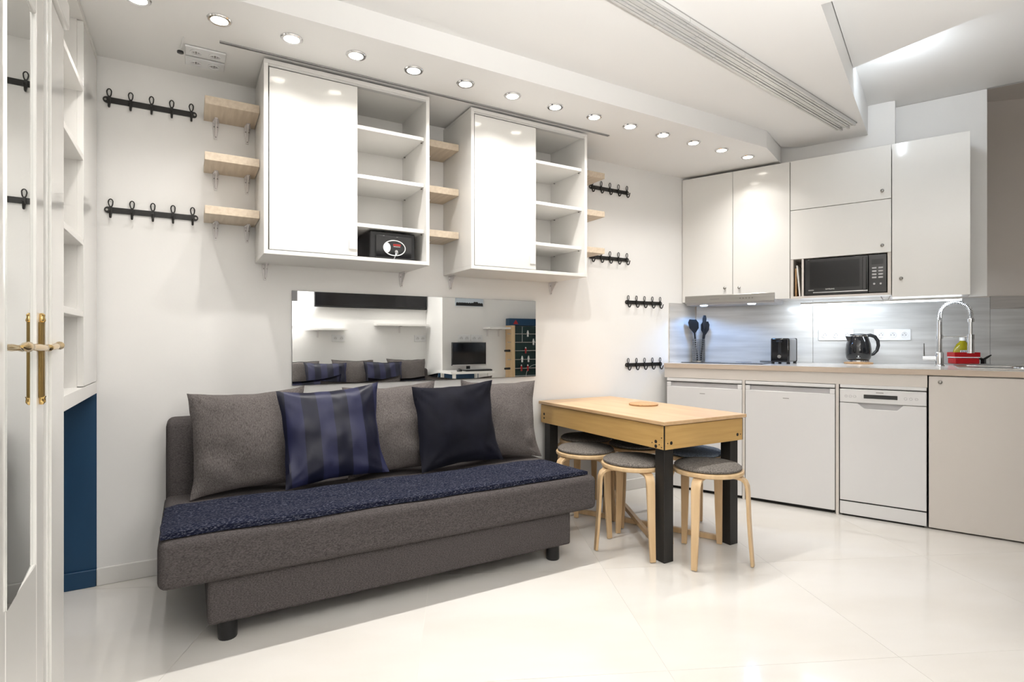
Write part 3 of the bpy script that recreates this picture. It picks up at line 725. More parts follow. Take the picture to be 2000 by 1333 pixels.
# fascia and posts
tag(G((-0.7, CF, 0.797)).box(-1.473, 0.055, CF, CF + 0.018, 0.797, 0.8675).make('fascia_panel', CREAMP, rot=KA), 'cream fascia board under the worktop above the fridges and dishwasher', 'panel')
for tt, lb in ((-0.928, 'narrow cream upright between the two fridges'), (-0.385, 'narrow cream upright between the larger fridge and the dishwasher')):
    tag(G((tt, CF, 0)).box(tt - 0.008, tt + 0.008, CF, CF + 0.35, 0, 0.7965).make('upright_panel', CREAMP, rot=KA), lb, 'panel')
def fridge(t0, t1, label, logo):
    o = ((t0 + t1) / 2, CF, 0)
    th = kthing('fridge', label, 'fridge', o)
    cb = min(bwc(t0) - 0.03, CF + 0.5)
    if t0 < -1.3: cb = CF + 0.14
    G(o).box(t0 + 0.004, t1 - 0.004, CF + 0.045, cb, 0.015, 0.772).make('body', APPL, th)
    G(o).box(t0, t1, CF - 0.004, cb, 0.773, 0.794).make('top_lid', APPL, th, bevel=0.003)
    d = G(o).box(t0, t1, CF - 0.004, CF + 0.042, 0.022, 0.735).box(t0, t0 + 0.028, CF - 0.004, CF + 0.042, 0.735, 0.766).box(t1 - 0.028, t1, CF - 0.004, CF + 0.042, 0.735, 0.766).make('door', APPL, th, bevel=0.003)
    G(o).box(t0 + 0.028, t1 - 0.028, CF + 0.010, CF + 0.040, 0.735, 0.764).make('grip', APPG, d)
    G(o).box(logo - 0.018, logo + 0.018, CF - 0.0046, CF - 0.0038, 0.690, 0.695).make('brand_mark', GREYINK, d)
    G(o).box(t0 + 0.01, t1 - 0.01, CF + 0.02, CF + 0.10, 0.0, 0.020).make('plinth', GAPB, th)
fridge(-1.454, -0.938, 'white under-counter fridge half hidden behind the table', -1.20)
fridge(-0.916, -0.397, 'white under-counter fridge beside the dishwasher', -0.67)
# dishwasher
t0, t1 = -0.371, 0.052; o = (-0.16, CF, 0)
t = kthing('dishwasher', 'white slim dishwasher with a black display and moulded grip', 'dishwasher', o)
G(o).box(t0 + 0.004, t1 - 0.004, CF + 0.04, CF + 0.50, 0.02, 0.776).make('body', APPL, t)
G(o).box(t0, t1, CF - 0.001, CF + 0.45, 0.777, 0.7965).make('top_lid', APPL, t, bevel=0.002)
cp = G(o).box(t0, t1, CF - 0.006, CF + 0.035, 0.690, 0.770).make('control_panel', APPL, t, bevel=0.003)
G(o).box(-0.248, -0.083, CF - 0.0072, CF - 0.005, 0.718, 0.741).make('display', GLOSSB, cp)
G(o).box(-0.187, -0.150, CF - 0.0068, CF - 0.005, 0.752, 0.757).make('brand_mark', GREYINK, cp)
for x in (-0.338, -0.316, -0.294, -0.045, -0.020, 0.006):
    G(o).ring([(x + 0.007 * cos(a), CF - 0.0062, 0.727 + 0.007 * sin(a)) for a in [2 * pi * k / 16 for k in range(16)]], 0.0010, 6, closed=True).make('button', APPG, cp)
d = G(o)
prof = [(t0, 0.096), (t1, 0.096), (t1, 0.687), (-0.055, 0.687), (-0.085, 0.655), (-0.245, 0.655), (-0.280, 0.687), (t0, 0.687)]
d.xprism(prof, CF - 0.004, CF + 0.035)
d = d.make('door', APPL, t, bevel=0.003)
G(o).xprism([(-0.283, 0.689), (-0.247, 0.653), (-0.083, 0.653), (-0.052, 0.689)], CF + 0.012, CF + 0.030).make('grip_recess', APPG, d)
G(o).box(t0, t1, CF - 0.002, CF + 0.03, 0.012, 0.088).make('kick_plate', APPL, t, bevel=0.002)
G(o).box(t0 + 0.01, t1 - 0.01, CF + 0.012, CF + 0.10, 0.0, 0.012).make('plinth', GAPB, t)
G(o).box(t0, t1, CF + 0.006, CF + 0.03, 0.088, 0.096).make('gap_seal', GAPB, t)
# sink cabinet
o = (0.5, CF, 0)
t = kthing('sink_cabinet', 'cream base cabinet with one flat door under the sink', 'cabinet', o)
G(o).box(0.062, 1.01, CF + 0.020, CF + 0.55, 0.008, 0.866).make('body', CREAMP, t)
d = G(o).box(0.062, 1.01, CF, CF + 0.018, 0.010, 0.861).make('door', CREAMP, t, bevel=0.001)
kz = G().lathe([(0, 0), (0.005, 0), (0.0045, 0.008), (0.009, 0.012), (0.010, 0.017), (0.006, 0.020), (0, 0.020)], n=16)
KNOB = kz.make('knob', NICKEL, d, smooth=True); KNOB.data.transform(Matrix.Rotation(R(90), 4, 'X')); KNOB.location = (0.112 - o[0], 0, 0.831)

# ================================================================== KITCHEN: UPPER CABINETS
UF = 4.157
def upper(t0, t1, z0, label, foot, doors, knobs, name='upper_cabinet'):
    o = ((t0 + t1) / 2, UF, z0)
    th = kthing(name, label, 'cabinet', o, None)
    G(o).prism(foot, z0, 2.279).make('body', CREAMP, th)
    ds = []
    for (a, b, c_, d_) in doors:
        ds.append(G(o).box(a, b, UF, UF + 0.018, c_, d_).make('door', LACQ, th, bevel=0.001))
    for (x, z, k) in knobs:
        sub(KNOB, ds[k], (x - o[0], 0, z - o[2]))
    return th, o
upper(-1.432, -0.691, 1.35, 'white glossy double-door wall cabinet above the cooker hood',
      [(-1.412, UF + 0.019), (-0.691, UF + 0.019), (-0.691, 4.425), (-1.08, 4.380), (-1.352, 4.272), (-1.380, 4.255)],
      [(-1.428, -1.0645, 1.35, 2.281), (-1.0615, -0.6905, 1.35, 2.281)], [(-1.115, 1.443, 0), (-1.016, 1.441, 1)])
t, o = upper(-0.687, -0.121, 1.613, 'white glossy flap-door wall cabinet above the microwave',
      [(-0.687, UF + 0.019), (-0.121, UF + 0.019), (-0.121, 4.425), (-0.687, 4.425)],
      [(-0.6865, -0.1205, 1.948, 2.281), (-0.6865, -0.1205, 1.614, 1.944)], [(-0.166, 1.998, 0), (-0.166, 1.657, 1)])
# open niche below the flaps
G(o).box(-0.687, -0.669, UF + 0.002, 4.425, 1.347, 1.613).make('side_panel', CREAMP, t)
G(o).box(-0.139, -0.121, UF + 0.002, 4.425, 1.347, 1.613).make('side_panel', CREAMP, t)
G(o).box(-0.618, -0.606, UF + 0.002, 4.425, 1.362, 1.613).make('divider', CREAMP, t)
G(o).box(-0.669, -0.139, UF + 0.002, 4.425, 1.347, 1.362).make('bottom_panel', CREAMP, t)
G(o).box(-0.669, -0.139, 4.415, 4.425, 1.362, 1.613).make('back_panel', CREAMP, t)
upper(-0.117, 0.258, 1.331, 'tall white glossy single-door wall cabinet above the sink tap',
      [(-0.117, UF + 0.019), (0.258, UF + 0.019), (0.258, 4.428), (-0.117, 4.428)],
      [(-0.1165, 0.258, 1.331, 2.281)], [(-0.07, 1.444, 0)])
# boards leaning in the slot beside the microwave
for k, (x, m, lb) in enumerate(((-0.660, CORK, 'brown board standing in the slot beside the microwave'), (-0.642, SATINW, 'white tray leaning in the slot beside the microwave'))):
    g = G((x, 4.28, 1.3625)); dx = 0.012
    g.add([(x + a + (0.018 * (1 - (z - 1.3625) / 0.22) if k else 0.0) - (0.012 if k else 0), y, z) for z in (1.3625, 1.3625 + 0.19 + 0.02 * k) for y in (4.175, 4.40) for a in (0, 0.008)], [(0, 2, 3, 1), (4, 5, 7, 6), (0, 1, 5, 4), (2, 6, 7, 3), (0, 4, 6, 2), (1, 3, 7, 5)])
    tag(g.make('tray', m, rot=KA), lb, 'tray')
# microwave
o = (-0.37, 4.28, 1.3625)
t = kthing('microwave', 'black glossy microwave in the open niche above the worktop', 'microwave', o)
a0, a1, z0, z1, f0 = -0.600, -0.143, 1.366, 1.606, UF + 0.004
G(o).box(a0, a1, f0 + 0.022, 4.41, z0, z1).make('body', BLACKP, t, bevel=0.003)
d = G(o).box(a0, a1 - 0.098, f0, f0 + 0.021, z0, z1).make('door', GLOSSB, t, bevel=0.003)
G(o).box(a0 + 0.03, a1 - 0.145, f0 - 0.0012, f0 + 0.001, z0 + 0.045, z1 - 0.02).make('window', SCREEN, d)
G(o).box(a1 - 0.128, a1 - 0.106, f0 - 0.012, f0 - 0.002, z0 + 0.02, z1 - 0.01).make('handle', GLOSSB, d, bevel=0.003)
G(o).box(a0 + 0.05, a1 - 0.10, f0 - 0.003, f0 - 0.0005, z0 + 0.014, z0 + 0.018).make('trim_strip', CHROME, d)
text('SAMSUNG', 0.0115, WHITEINK, d, (-0.452 - o[0], f0 - 0.0016 - o[1], 1.402 - o[2]), (R(90), 0, 0))
G(o).box(-0.578, -0.546, f0 - 0.0016, f0 - 0.0010, 1.394, 1.401).make('model_mark', GREYINK, d)
cp = G(o).box(a1 - 0.096, a1, f0, f0 + 0.021, z0, z1).make('control_panel', GLOSSB, t, bevel=0.003)
G(o).box(a1 - 0.080, a1 - 0.018, f0 - 0.001, f0 + 0.001, z1 - 0.062, z1 - 0.03).make('display', SCREEN, cp)
for r_ in range(4):
    for c_ in range(2):
        G(o).box(a1 - 0.078 + c_ * 0.034, a1 - 0.054 + c_ * 0.034, f0 - 0.0016, f0 + 0.001, z1 - 0.090 - r_ * 0.020, z1 - 0.080 - r_ * 0.020).make('button', APPG, cp)
for c_ in range(2):
    G(o).cyl((a1 - 0.066 + c_ * 0.034, f0 - 0.0016, z0 + 0.055), (a1 - 0.066 + c_ * 0.034, f0 + 0.001, z0 + 0.055), 0.006, n=14).make('button', APPG, cp)
# cooker hood
o = (-1.07, 4.1, 1.30)
t = kthing('cooker_hood', 'slim stainless steel cooker hood under the double-door cabinet', 'cooker hood', o)
f = G(o).box(-1.373, -0.765, 4.048, 4.066, 1.334, 1.389).make('front', STEEL, t, bevel=0.003)
G(o).prism([(-1.368, 4.066), (-0.770, 4.066), (-0.770, 4.38), (-1.10, 4.36), (-1.33, 4.270), (-1.368, 4.20)], 1.322, 1.349).make('body', APPG, t)
G(o).box(-1.19, -1.125, 4.0472, 4.049, 1.358, 1.363).make('brand_mark', GREYINK, f)
for k in range(5):
    G(o).cyl((-0.985 + k * 0.020, 4.045, 1.358), (-0.985 + k * 0.020, 4.049, 1.358), 0.005, n=12).make('button', NICKEL, f)
for x in (-1.255, -0.925):
    l_ = G(o).lathe([(0, -0.004), (0.022, -0.004), (0.027, 0.0), (0.027, 0.003), (0, 0.003)], (x, 4.115, 1.320), 20).make('lamp', HOODL, t)
    w = KW(x, 4.125, 1.308)
    spot(w, 4.5, (0.22, 0.48, 1.0), R(150), 0.02, 0.4)
# under-cabinet light bar
o = (-0.22, 4.37, 1.33)
t = kthing('light_bar', 'bright white light bar under the wall cabinets above the sockets', 'light bar', o)
G(o).box(-0.655, 0.235, 4.355, 4.385, 1.318, 1.3305).make('profile', RAILW, t)
G(o).box(-0.650, 0.230, 4.358, 4.382, 1.310, 1.318).make('diffuser', LEDM, t)
al = bpy.data.lights.new('bar', 'AREA'); al.shape = 'RECTANGLE'; al.size = 0.88; al.size_y = 0.024; al.energy = 5.8; al.color = COOL
ao = bpy.data.objects.new('bar_area', al); COL.objects.link(ao); ao.location = KW(-0.21, 4.372, 1.306)
ao.rotation_euler = (R(45), 0, KA)
# folding bracket ends under the cabinets
tag(G((-0.12, 4.2, 1.30)).ring([(-0.175, 4.20, 1.3425), (-0.163, 4.20, 1.318), (-0.140, 4.20, 1.317), (-0.127, 4.20, 1.3425)], 0.003, 8).make('rail_hook', CHROME, rot=KA), 'small bent metal hook under the wall cabinets', 'hook')

# ================================================================== THINGS ON THE WORKTOP
WZ = 0.900
def at_world(p): return p
# hob
hb = [(-1.40, 4.045), (-0.84, 4.045), (-0.84, 4.33), (-1.20, 4.32), (-1.35, 4.262), (-1.385, 4.235)]
o = (-1.1, 4.2, WZ)
t = kthing('hob', 'flat black glass hob set on the worktop below the hood', 'hob', o)
G(o).prism(hb, WZ, WZ + 0.005).make('glass', GLOSSB, t)
for (x, y) in ((-1.20, 4.16), (-0.95, 4.15), (-1.02, 4.29)):
    G(o).ring([(x + 0.055 * cos(a), y + 0.055 * sin(a), WZ + 0.0052) for a in [2 * pi * k / 30 for k in range(30)]], 0.0008, 4, closed=True).make('heating_ring', GPLAS, t)
# utensil holder
px_, py_ = 3.345, 2.912
o = (px_, py_, WZ + 0.0055)
t = thing('utensil_holder', 'perforated steel utensil holder with black tools in the corner', 'holder', o)
g = G(o); nr = 20; r_ = 0.044
for k in range(nr):
    a = 2 * pi * k / nr
    g.ring([(px_ + r_ * cos(a), py_ + r_ * sin(a), o[2] + 0.002), (px_ + r_ * cos(a), py_ + r_ * sin(a), o[2] + 0.168)], 0.0022, 5)
for z in [0.004 + 0.0164 * k for k in range(11)]:
    g.ring([(px_ + r_ * cos(a), py_ + r_ * sin(a), o[2] + z) for a in [2 * pi * k / 24 for k in range(24)]], 0.0024, 5, closed=True)
g.make('cage', STEEL, t)
G(o).lathe([(0, 0), (0.046, 0), (0.046, 0.006), (0, 0.006)], o, 24).make('base', STEEL, t)
for k, (dx, dy, tx, ty, hh, kind) in enumerate(((-0.015, 0.0, -0.03, 0.0, 0.30, 'spatula'), (0.012, -0.006, 0.012, -0.03, 0.285, 'ladle'), (0.0, -0.018, 0.005, -0.03, 0.33, 'knife'))):
    tb = thing('kitchen_tool', 'black nylon %s standing in the steel utensil holder' % kind, 'utensil', (px_ + dx, py_ + dy, o[2] + 0.008))
    oo = (px_ + dx, py_ + dy, o[2] + 0.008)
    top = (oo[0] + tx, oo[1] + ty, oo[2] + hh - 0.09)
    G(oo).ring([oo, top], 0.006, 8).make('handle', BLACKP, tb, smooth=True)
    dirx = Vector((cos(R(-30)), sin(R(-30)), 0))
    w_ = {'spatula': 0.036, 'ladle': 0.030, 'knife': 0.014}[kind]
    P = [(top[0], top[1], top[2] - 0.005), (top[0] + tx * 0.2, top[1], top[2] + 0.035), (top[0] + tx * 0.45, top[1], top[2] + 0.075), (top[0] + tx * 0.7, top[1], top[2] + 0.10)]
    G(oo).strip(P, [0.012, w_ * 2, w_ * 2.2, w_ * 1.4], 0.005, dirx).make('head', BLACKP, tb, bevel=0.002)
# toaster
tk = toK((3.86, 2.565)); ta_ = KA + R(12)
t = thing('toaster', 'black and grey two-slot toaster beside the hob', 'toaster', (3.645, 2.412, WZ), R(-72))
G().box(-0.060, 0.060, -0.085, 0.085, 0.014, 0.178).make('body', GPLAS, t, bevel=0.012, seg=3)
f = G().box(-0.061, 0.061, -0.105, -0.0845, 0.012, 0.180).make('front', GLOSSB, t, bevel=0.012, seg=3)
G().box(-0.061, 0.061, 0.0845, 0.098, 0.012, 0.180).make('rear', GLOSSB, t, bevel=0.010, seg=3)
G().box(-0.010, 0.010, -0.107, -0.1045, 0.07, 0.165).make('lever_slot', GAPB, f)
G().box(-0.018, 0.018, -0.122, -0.104, 0.150, 0.162).make('lever', BLACKP, f, bevel=0.003)
G().cyl((0, -0.106, 0.052), (0, -0.116, 0.052), 0.014, 0.012, 18).make('dial', CHROME, f, smooth=True)
for y in (-0.03, 0.03): G().box(-0.014 + y, 0.014 + y, -0.07, 0.07, 0.1765, 0.1795).make('bread_slot', GAPB, t)
for (x, y) in ((-0.05, -0.085), (0.05, -0.085), (-0.05, 0.075), (0.05, 0.075)): G().cyl((x, y, 0), (x, y, 0.016), 0.011, n=12).make('foot', BLACKP, t)
G().ring([(-0.03, 0.097, 0.02), (-0.06, 0.115, 0.008), (-0.13, 0.10, 0.0085), (-0.20, 0.115, 0.0085)], 0.003, 6).make('power_cord', BLACKP, t, smooth=True)
# trivet and kettle
kx, ky = 4.045, 2.118
g = G((kx, ky, WZ)); g.lathe([(0, 0), (0.086, 0), (0.088, 0.003), (0.088, 0.010), (0.085, 0.012), (0, 0.012)], (kx, ky, WZ), 32)
tag(g.make('cork_mat', CORK, smooth=True), 'round brown cork mat under the kettle on the worktop', 'mat')
kz0 = WZ + 0.0125
t = thing('kettle', 'black electric kettle with a loop handle on a round mat', 'kettle', (kx, ky, kz0), R(-34))
G().lathe([(0.0, 0), (0.066, 0), (0.070, 0.004), (0.070, 0.013), (0.060, 0.016), (0, 0.016)], n=32).make('base', CHROME, t, smooth=True)
bd = G().lathe([(0.0, 0.0165), (0.066, 0.0165), (0.074, 0.03), (0.0785, 0.06), (0.0785, 0.09), (0.074, 0.125), (0.066, 0.155), (0.058, 0.178), (0.0, 0.178)], n=40).make('body', GLOSSB, t, smooth=True)
G().lathe([(0.0, 0.178), (0.057, 0.178), (0.0575, 0.184), (0.055, 0.187), (0, 0.187)], n=32).make('lid_rim', CHROME, t, smooth=True)
G().lathe([(0.0, 0.187), (0.054, 0.187), (0.050, 0.195), (0.02, 0.199), (0, 0.199)], n=32).make('lid', BLACKP, t, smooth=True)
g = G(); g.add([(-0.060, -0.022, 0.178), (-0.060, 0.022, 0.178), (-0.088, 0.0, 0.182), (-0.066, -0.016, 0.140), (-0.066, 0.016, 0.140), (-0.076, 0, 0.150)], [(0, 2, 1), (0, 3, 5, 2), (1, 2, 5, 4), (3, 4, 5), (0, 1, 4, 3)])
g.make('spout', GLOSSB, t)
G().ring([(0.050, 0, 0.185), (0.080, 0, 0.188), (0.110, 0, 0.178), (0.130, 0, 0.150), (0.134, 0, 0.115), (0.124, 0, 0.080), (0.100, 0, 0.055), (0.074, 0, 0.048)], [0.010, 0.012, 0.012, 0.0115, 0.011, 0.0105, 0.010, 0.009], 12).make('handle', BLACKP, t, smooth=True)
g = G()
a0 = R(-118)
for z, w_, h_ in ((0.031, 0.30, 0.0022), (0.041, 0.10, 0.010)):
    vs = []
    for k in range(7):
        a = a0 + (k / 6 - 0.5) * w_
        for zz in (z - h_ / 2, z + h_ / 2):
            rr = 0.0738 + (zz - 0.03) * 0.16 + 0.0012
            vs.append((rr * cos(a), rr * sin(a), zz))
    g.add(vs, [(2 * k, 2 * k + 2, 2 * k + 3, 2 * k + 1) for k in range(6)])
g.make('brand_mark', WHITEINK, bd)
# sockets on the tiled wall
def wall_s(px):
    X = (px - 1000) / 1080
    u = X * cos(R(30.3)) + sin(R(30.3)); v = -X * sin(R(30.3)) + cos(R(30.3))
    # ray (u,v)*k hits wall line through CORNER with direction (cos BA, sin BA)
    dx, dy = cos(BA), sin(BA)
    k = (CORNER[0] * dy - CORNER[1] * dx) / (u * dy - v * dx)
    return (u * k - CORNER[0]) * dx + (v * k - CORNER[1]) * dy
for px, lb in ((1631, 'white triple socket on the grey stone tiles, half behind the kettle'), (1741, 'white triple socket on the grey stone tiles between kettle and tap')):
    socket_plate('wall_socket', lb, (wall_s(px), -0.0102, 1.105), 3, BA, (CORNER[0], CORNER[1], 0), 'triple sockets above the worktop', pitch=0.073)
# sink: steel rim and bowl edge
o = (0.55, 4.42, WZ)
t = kthing('sink', 'stainless steel sink set in the worktop beside the tap', 'sink', o)
g = G(o)
for (x0, x1, y0, y1) in ((0.20, 0.95, 4.10, 4.13), (0.20, 0.95, 4.53, 4.60), (0.20, 0.26, 4.13, 4.53), (0.92, 0.95, 4.13, 4.53)):
    g.box(x0, x1, y0, y1, WZ, WZ + 0.006)
g.make('rim', STEEL, t, bevel=0.002)
G(o).box(0.26, 0.92, 4.13, 4.53, WZ + 0.0004, WZ + 0.0020).make('drainer', STEEL, t)
G(o).ring([(0.60 + 0.14 * cos(a), 4.33 + 0.14 * sin(a), WZ + 0.005) for a in [2 * pi * k / 36 for k in range(36)]], 0.006, 8, closed=True).make('bowl_rim', CHROME, t, smooth=True)
G(o).cyl((0.60, 4.33, WZ + 0.002), (0.60, 4.33, WZ + 0.003), 0.138, n=36).make('bowl', GPLAS, t)
# spring tap
fx, fc = 0.124, 4.411
o = (fx, fc, WZ)
t = kthing('spring_tap', 'tall chrome kitchen tap with a spring hose and side lever', 'tap', o)
G(o).lathe([(0, 0), (0.027, 0), (0.027, 0.006), (0.022, 0.010), (0.022, 0.085), (0.019, 0.090), (0, 0.090)], o, 24).make('base', CHROME, t, smooth=True)
G(o).cyl((fx, fc, WZ + 0.088), (fx, fc, WZ + 0.285), 0.0135, n=18).make('column', CHROME, t, smooth=True)
lv = G(o).ring([(fx - 0.018, fc, WZ + 0.050), (fx - 0.085, fc, WZ + 0.050)], 0.015, 16).make('lever_hub', CHROME, t, smooth=True)
G(o).ring([(fx - 0.078, fc, WZ + 0.055), (fx - 0.079, fc, WZ + 0.145)], [0.004, 0.003], 8).make('lever', CHROME, lv, smooth=True)
sx = fx + 0.152; cz = WZ + 0.285
arcp = []
for k in range(61):
    q = k / 60
    if q < 0.12: arcp.append((fx, fc, cz + 0.040 * q / 0.12))
    elif q < 0.85:
        a = pi - pi * (q - 0.12) / 0.73
        arcp.append((fx + 0.076 + 0.076 * cos(a), fc, cz + 0.040 + 0.078 * sin(a)))
    else: arcp.append((sx, fc, cz + 0.040 - 0.030 * (q - 0.85) / 0.15))
hs = G(o).ring(arcp, 0.0055, 10).make('hose', GPLAS, t, smooth=True)
P = [Vector(p) for p in arcp]; cum = [0]
for a, b in zip(P, P[1:]): cum.append(cum[-1] + (b - a).length)
def along(s_):
    for i in range(len(P) - 1):
        if cum[i + 1] >= s_:
            w_ = (s_ - cum[i]) / max(1e-9, cum[i + 1] - cum[i]); return P[i].lerp(P[i + 1], w_), (P[i + 1] - P[i]).normalized()
    return P[-1], (P[-1] - P[-2]).normalized()
turns = 34; hel = []
for k in range(turns * 10 + 1):
    q = k / (turns * 10); p, dd = along(q * cum[-1]); sd = Vector((0, 1, 0)); nn = dd.cross(sd)
    a = 2 * pi * turns * q
    hel.append(tuple(p + sd * (cos(a) * 0.0125) + nn * (sin(a) * 0.0125)))
G(o).ring(hel, 0.0027, 6).make('spring', CHROME, hs, smooth=True)
hd = G(o).cyl((sx, fc, cz + 0.012), (sx, fc, cz - 0.008), 0.0175, n=18).cyl((sx, fc, cz - 0.008), (sx, fc, cz - 0.09), 0.009, n=14).cyl((sx, fc, cz - 0.085), (sx, fc, cz - 0.115), 0.019, n=18).cyl((sx, fc, cz - 0.115), (sx, fc, cz - 0.20), 0.0155, 0.018, 18).make('spray_head', CHROME, t, smooth=True)
G(o).ring([(fx, fc, cz - 0.098), (sx - 0.01, fc, cz - 0.098)], 0.0045, 8).make('holder_arm', CHROME, t, smooth=True)
G(o).cyl((fx, fc, cz - 0.085), (fx, fc, cz - 0.112), 0.018, n=18).make('holder_collar', CHROME, t, smooth=True)
# washing-up caddy, bottle and brush
bp = (4.490, 1.676)
t = thing('sponge_caddy', 'red plastic caddy on the worktop beside the tap', 'caddy', (bp[0], bp[1], WZ + 0.0065), R(-40))
G().box(-0.075, 0.075, -0.040, 0.040, 0.0, 0.040).make('tray', RED, t, bevel=0.008, seg=3)
G().box(-0.077, 0.077, -0.042, 0.042, 0.041, 0.047).make('band', WPLAS, t, bevel=0.002)
g = G(); g.box(-0.077, 0.077, -0.042, -0.038, 0.047, 0.078); g.box(-0.077, -0.073, -0.038, 0.038, 0.047, 0.078); g.box(0.073, 0.077, -0.038, 0.038, 0.047, 0.078); g.box(-0.077, 0.077, 0.038, 0.042, 0.047, 0.078)
g.make('rim', RED, t, bevel=0.002)
t = thing('soap_bottle', 'yellow-green washing-up bottle with a white cap in the red caddy', 'bottle', (bp[0] - 0.004, bp[1] + 0.003, WZ + 0.0540), R(-40))
g = G(); ex = [(0.0, 0.058, 0.026), (0.03, 0.058, 0.026), (0.055, 0.052, 0.025), (0.085, 0.036, 0.021), (0.100, 0.020, 0.016), (0.108, 0.015, 0.014)]
vs = []; n_ = 20
for z, a, b in ex:
    for k in range(n_): vs.append((a * cos(2 * pi * k / n_), b * sin(2 * pi * k / n_), z))
fs = [(i * n_ + k, i * n_ + (k + 1) % n_, (i + 1) * n_ + (k + 1) % n_, (i + 1) * n_ + k) for i in range(len(ex) - 1) for k in range(n_)] + [tuple(range(n_))[::-1], tuple((len(ex) - 1) * n_ + k for k in range(n_))]
g.add(vs, fs); bb = g.make('bottle_body', SOAP, t, smooth=True)
G().lathe([(0, 0.108), (0.018, 0.108), (0.018, 0.126), (0.014, 0.132), (0, 0.132)], n=20).make('cap', WPLAS, t, smooth=True)
lb_ = G().box(-0.030, 0.030, -0.0285, -0.0255, 0.026, 0.044).make('label', WPLAS, bb, bevel=0.001)
g = G()
for k, x in enumerate((-0.023, -0.013, -0.003, 0.007, 0.017)):
    g.box(x, x + 0.003, -0.0292, -0.0284, 0.029, 0.041)
    if k % 2 == 0: g.box(x, x + 0.007, -0.0292, -0.0284, 0.038, 0.041)
g.make('lettering', BLACKP, lb_)
bx_, by_ = bp[0] + 0.082, bp[1] - 0.062
tag(G((bx_, by_, WZ + 0.0070)).ring([(bx_ - 0.012, by_ + 0.010, WZ + 0.058), (bx_ + 0.004, by_ - 0.003, WZ + 0.040), (bx_ + 0.018, by_ - 0.013, WZ + 0.036), (bx_ + 0.035, by_ - 0.027, WZ + 0.052), (bx_ + 0.052, by_ - 0.041, WZ + 0.066)], [0.005, 0.008, 0.008, 0.007, 0.004], 10).box(bx_ + 0.0, bx_ + 0.03, by_ - 0.022, by_ - 0.002, WZ + 0.0070, WZ + 0.034).make('dish_brush', BLACKP, smooth=True), 'small black washing-up brush leaning by the red caddy', 'brush')

# ================================================================== THE SIDE SEEN IN THE MIRROR
# television
o = (2.03, -0.75, 1.45)
t = thing('television', 'large black television on the wall seen in the mirror', 'television', o)
G(o).box(1.245, 2.615, -0.735, -0.69, 1.455, 2.05).make('housing', BLACKP, t, bevel=0.004)
G(o).box(1.255, 2.605, -0.6895, -0.688, 1.475, 2.04).make('screen', SCREEN, t)
# shelves on the television wall and by the desk
for (x0, x1, y0, z, nm, lb) in ((0.985, 1.598, -0.75, 1.185, 1, 'white wall shelf under the television, left end of the mirror'), (1.955, 2.60, -0.75, 1.245, 1, 'white wall shelf under the television beside the corner'), (2.985, 3.265, 0.15, 1.200, 2, 'small white shelf on two brackets between desk and football table')):
    o = (x0, y0, z)
    t = thing('white_shelf', lb, 'shelf', o)
    G(o).box(x0, x1, y0 + 0.001, y0 + 0.17, z, z + 0.022).make('board', SATINW, t, bevel=0.001)
    for k in range(nm):
        x = (x0 + x1) / 2 if nm == 1 else x0 + 0.06 + 0.15 * k
        G(o).box(x - 0.010, x + 0.010, y0 + 0.001, y0 + 0.006, z - 0.085, z - 0.0005).box(x - 0.010, x + 0.010, y0 + 0.001, y0 + 0.10, z - 0.006, z - 0.0005).make('bracket', CLEAR, t)
for (x, y, n_, lb) in ((1.525, -0.75, 2, 'white double socket under the left shelf in the mirror'), (2.545, -0.75, 2, 'white double socket under the shelf at the corner in the mirror'), (2.735, 0.15, 2, 'white double socket on the wall behind the monitor'), (2.90, 0.15, 2, 'white double socket beside the one behind the monitor')):
    t = socket_plate('wall_socket', lb, (0, 0, 0), n_, pi, (x, y + 0.0005, 1.092), 'sockets on the mirrored walls')
# picture
o = (2.80, 0.15, 1.46)
t = thing('picture', 'small landscape print with a dark skyline on the mirrored wall', 'picture', o)
G(o).box(2.626, 2.981, 0.151, 0.165, 1.462, 1.86).make('panel', PICT, t, bevel=0.001)
sk = [(2.632, 1.466), (2.975, 1.466), (2.975, 1.492)] + [(2.975 - 0.343 * k / 24, 1.495 + 0.010 * abs(sin(k * 1.7)) + (0.012 if 4 < k < 9 else 0)) for k in range(1, 24)] + [(2.632, 1.495)]
G(o).xprism(sk, 0.1650, 0.1662).make('skyline', BLACKP, t)
# desk, monitor, keyboard, mouse
o = (2.66, 0.35, 0)
t = thing('desk', 'small white desk with dark panel seen in the mirror', 'desk', o)
G(o).box(2.40, 2.92, 0.16, 0.55, 0.705, 0.730).make('top', SATINW, t, bevel=0.002)
for x in (2.435, 2.855):
    for y in (0.18, 0.50): G(o).box(x, x + 0.03, y, y + 0.03, 0, 0.705).make('leg', SATINW, t)
G(o).box(2.41, 2.91, 0.165, 0.178, 0.10, 0.70).make('back_panel', BLUE, t)
o = (2.715, 0.33, 0.7305)
t = thing('monitor', 'black flat monitor standing on the white desk', 'monitor', o)
G(o).box(2.505, 2.925, 0.315, 0.345, 0.785, 1.045).make('housing', BLACKP, t, bevel=0.003)
G(o).box(2.512, 2.918, 0.3448, 0.3462, 0.800, 1.038).make('screen', SCREEN, t)
G(o).box(2.505, 2.925, 0.342, 0.3475, 0.782, 0.797).make('bezel', STEEL, t)
G(o).box(2.695, 2.735, 0.30, 0.318, 0.74, 0.86).make('neck', BLACKP, t)
G(o).box(2.62, 2.81, 0.26, 0.40, 0.7305, 0.740).make('foot', BLACKP, t, bevel=0.002)
o = (2.72, 0.48, 0.7305)
t = thing('keyboard', 'black keyboard on the white desk under the monitor', 'keyboard', o)
G(o).box(2.58, 2.90, 0.42, 0.54, 0.7305, 0.748).make('case', BLACKP, t, bevel=0.002)
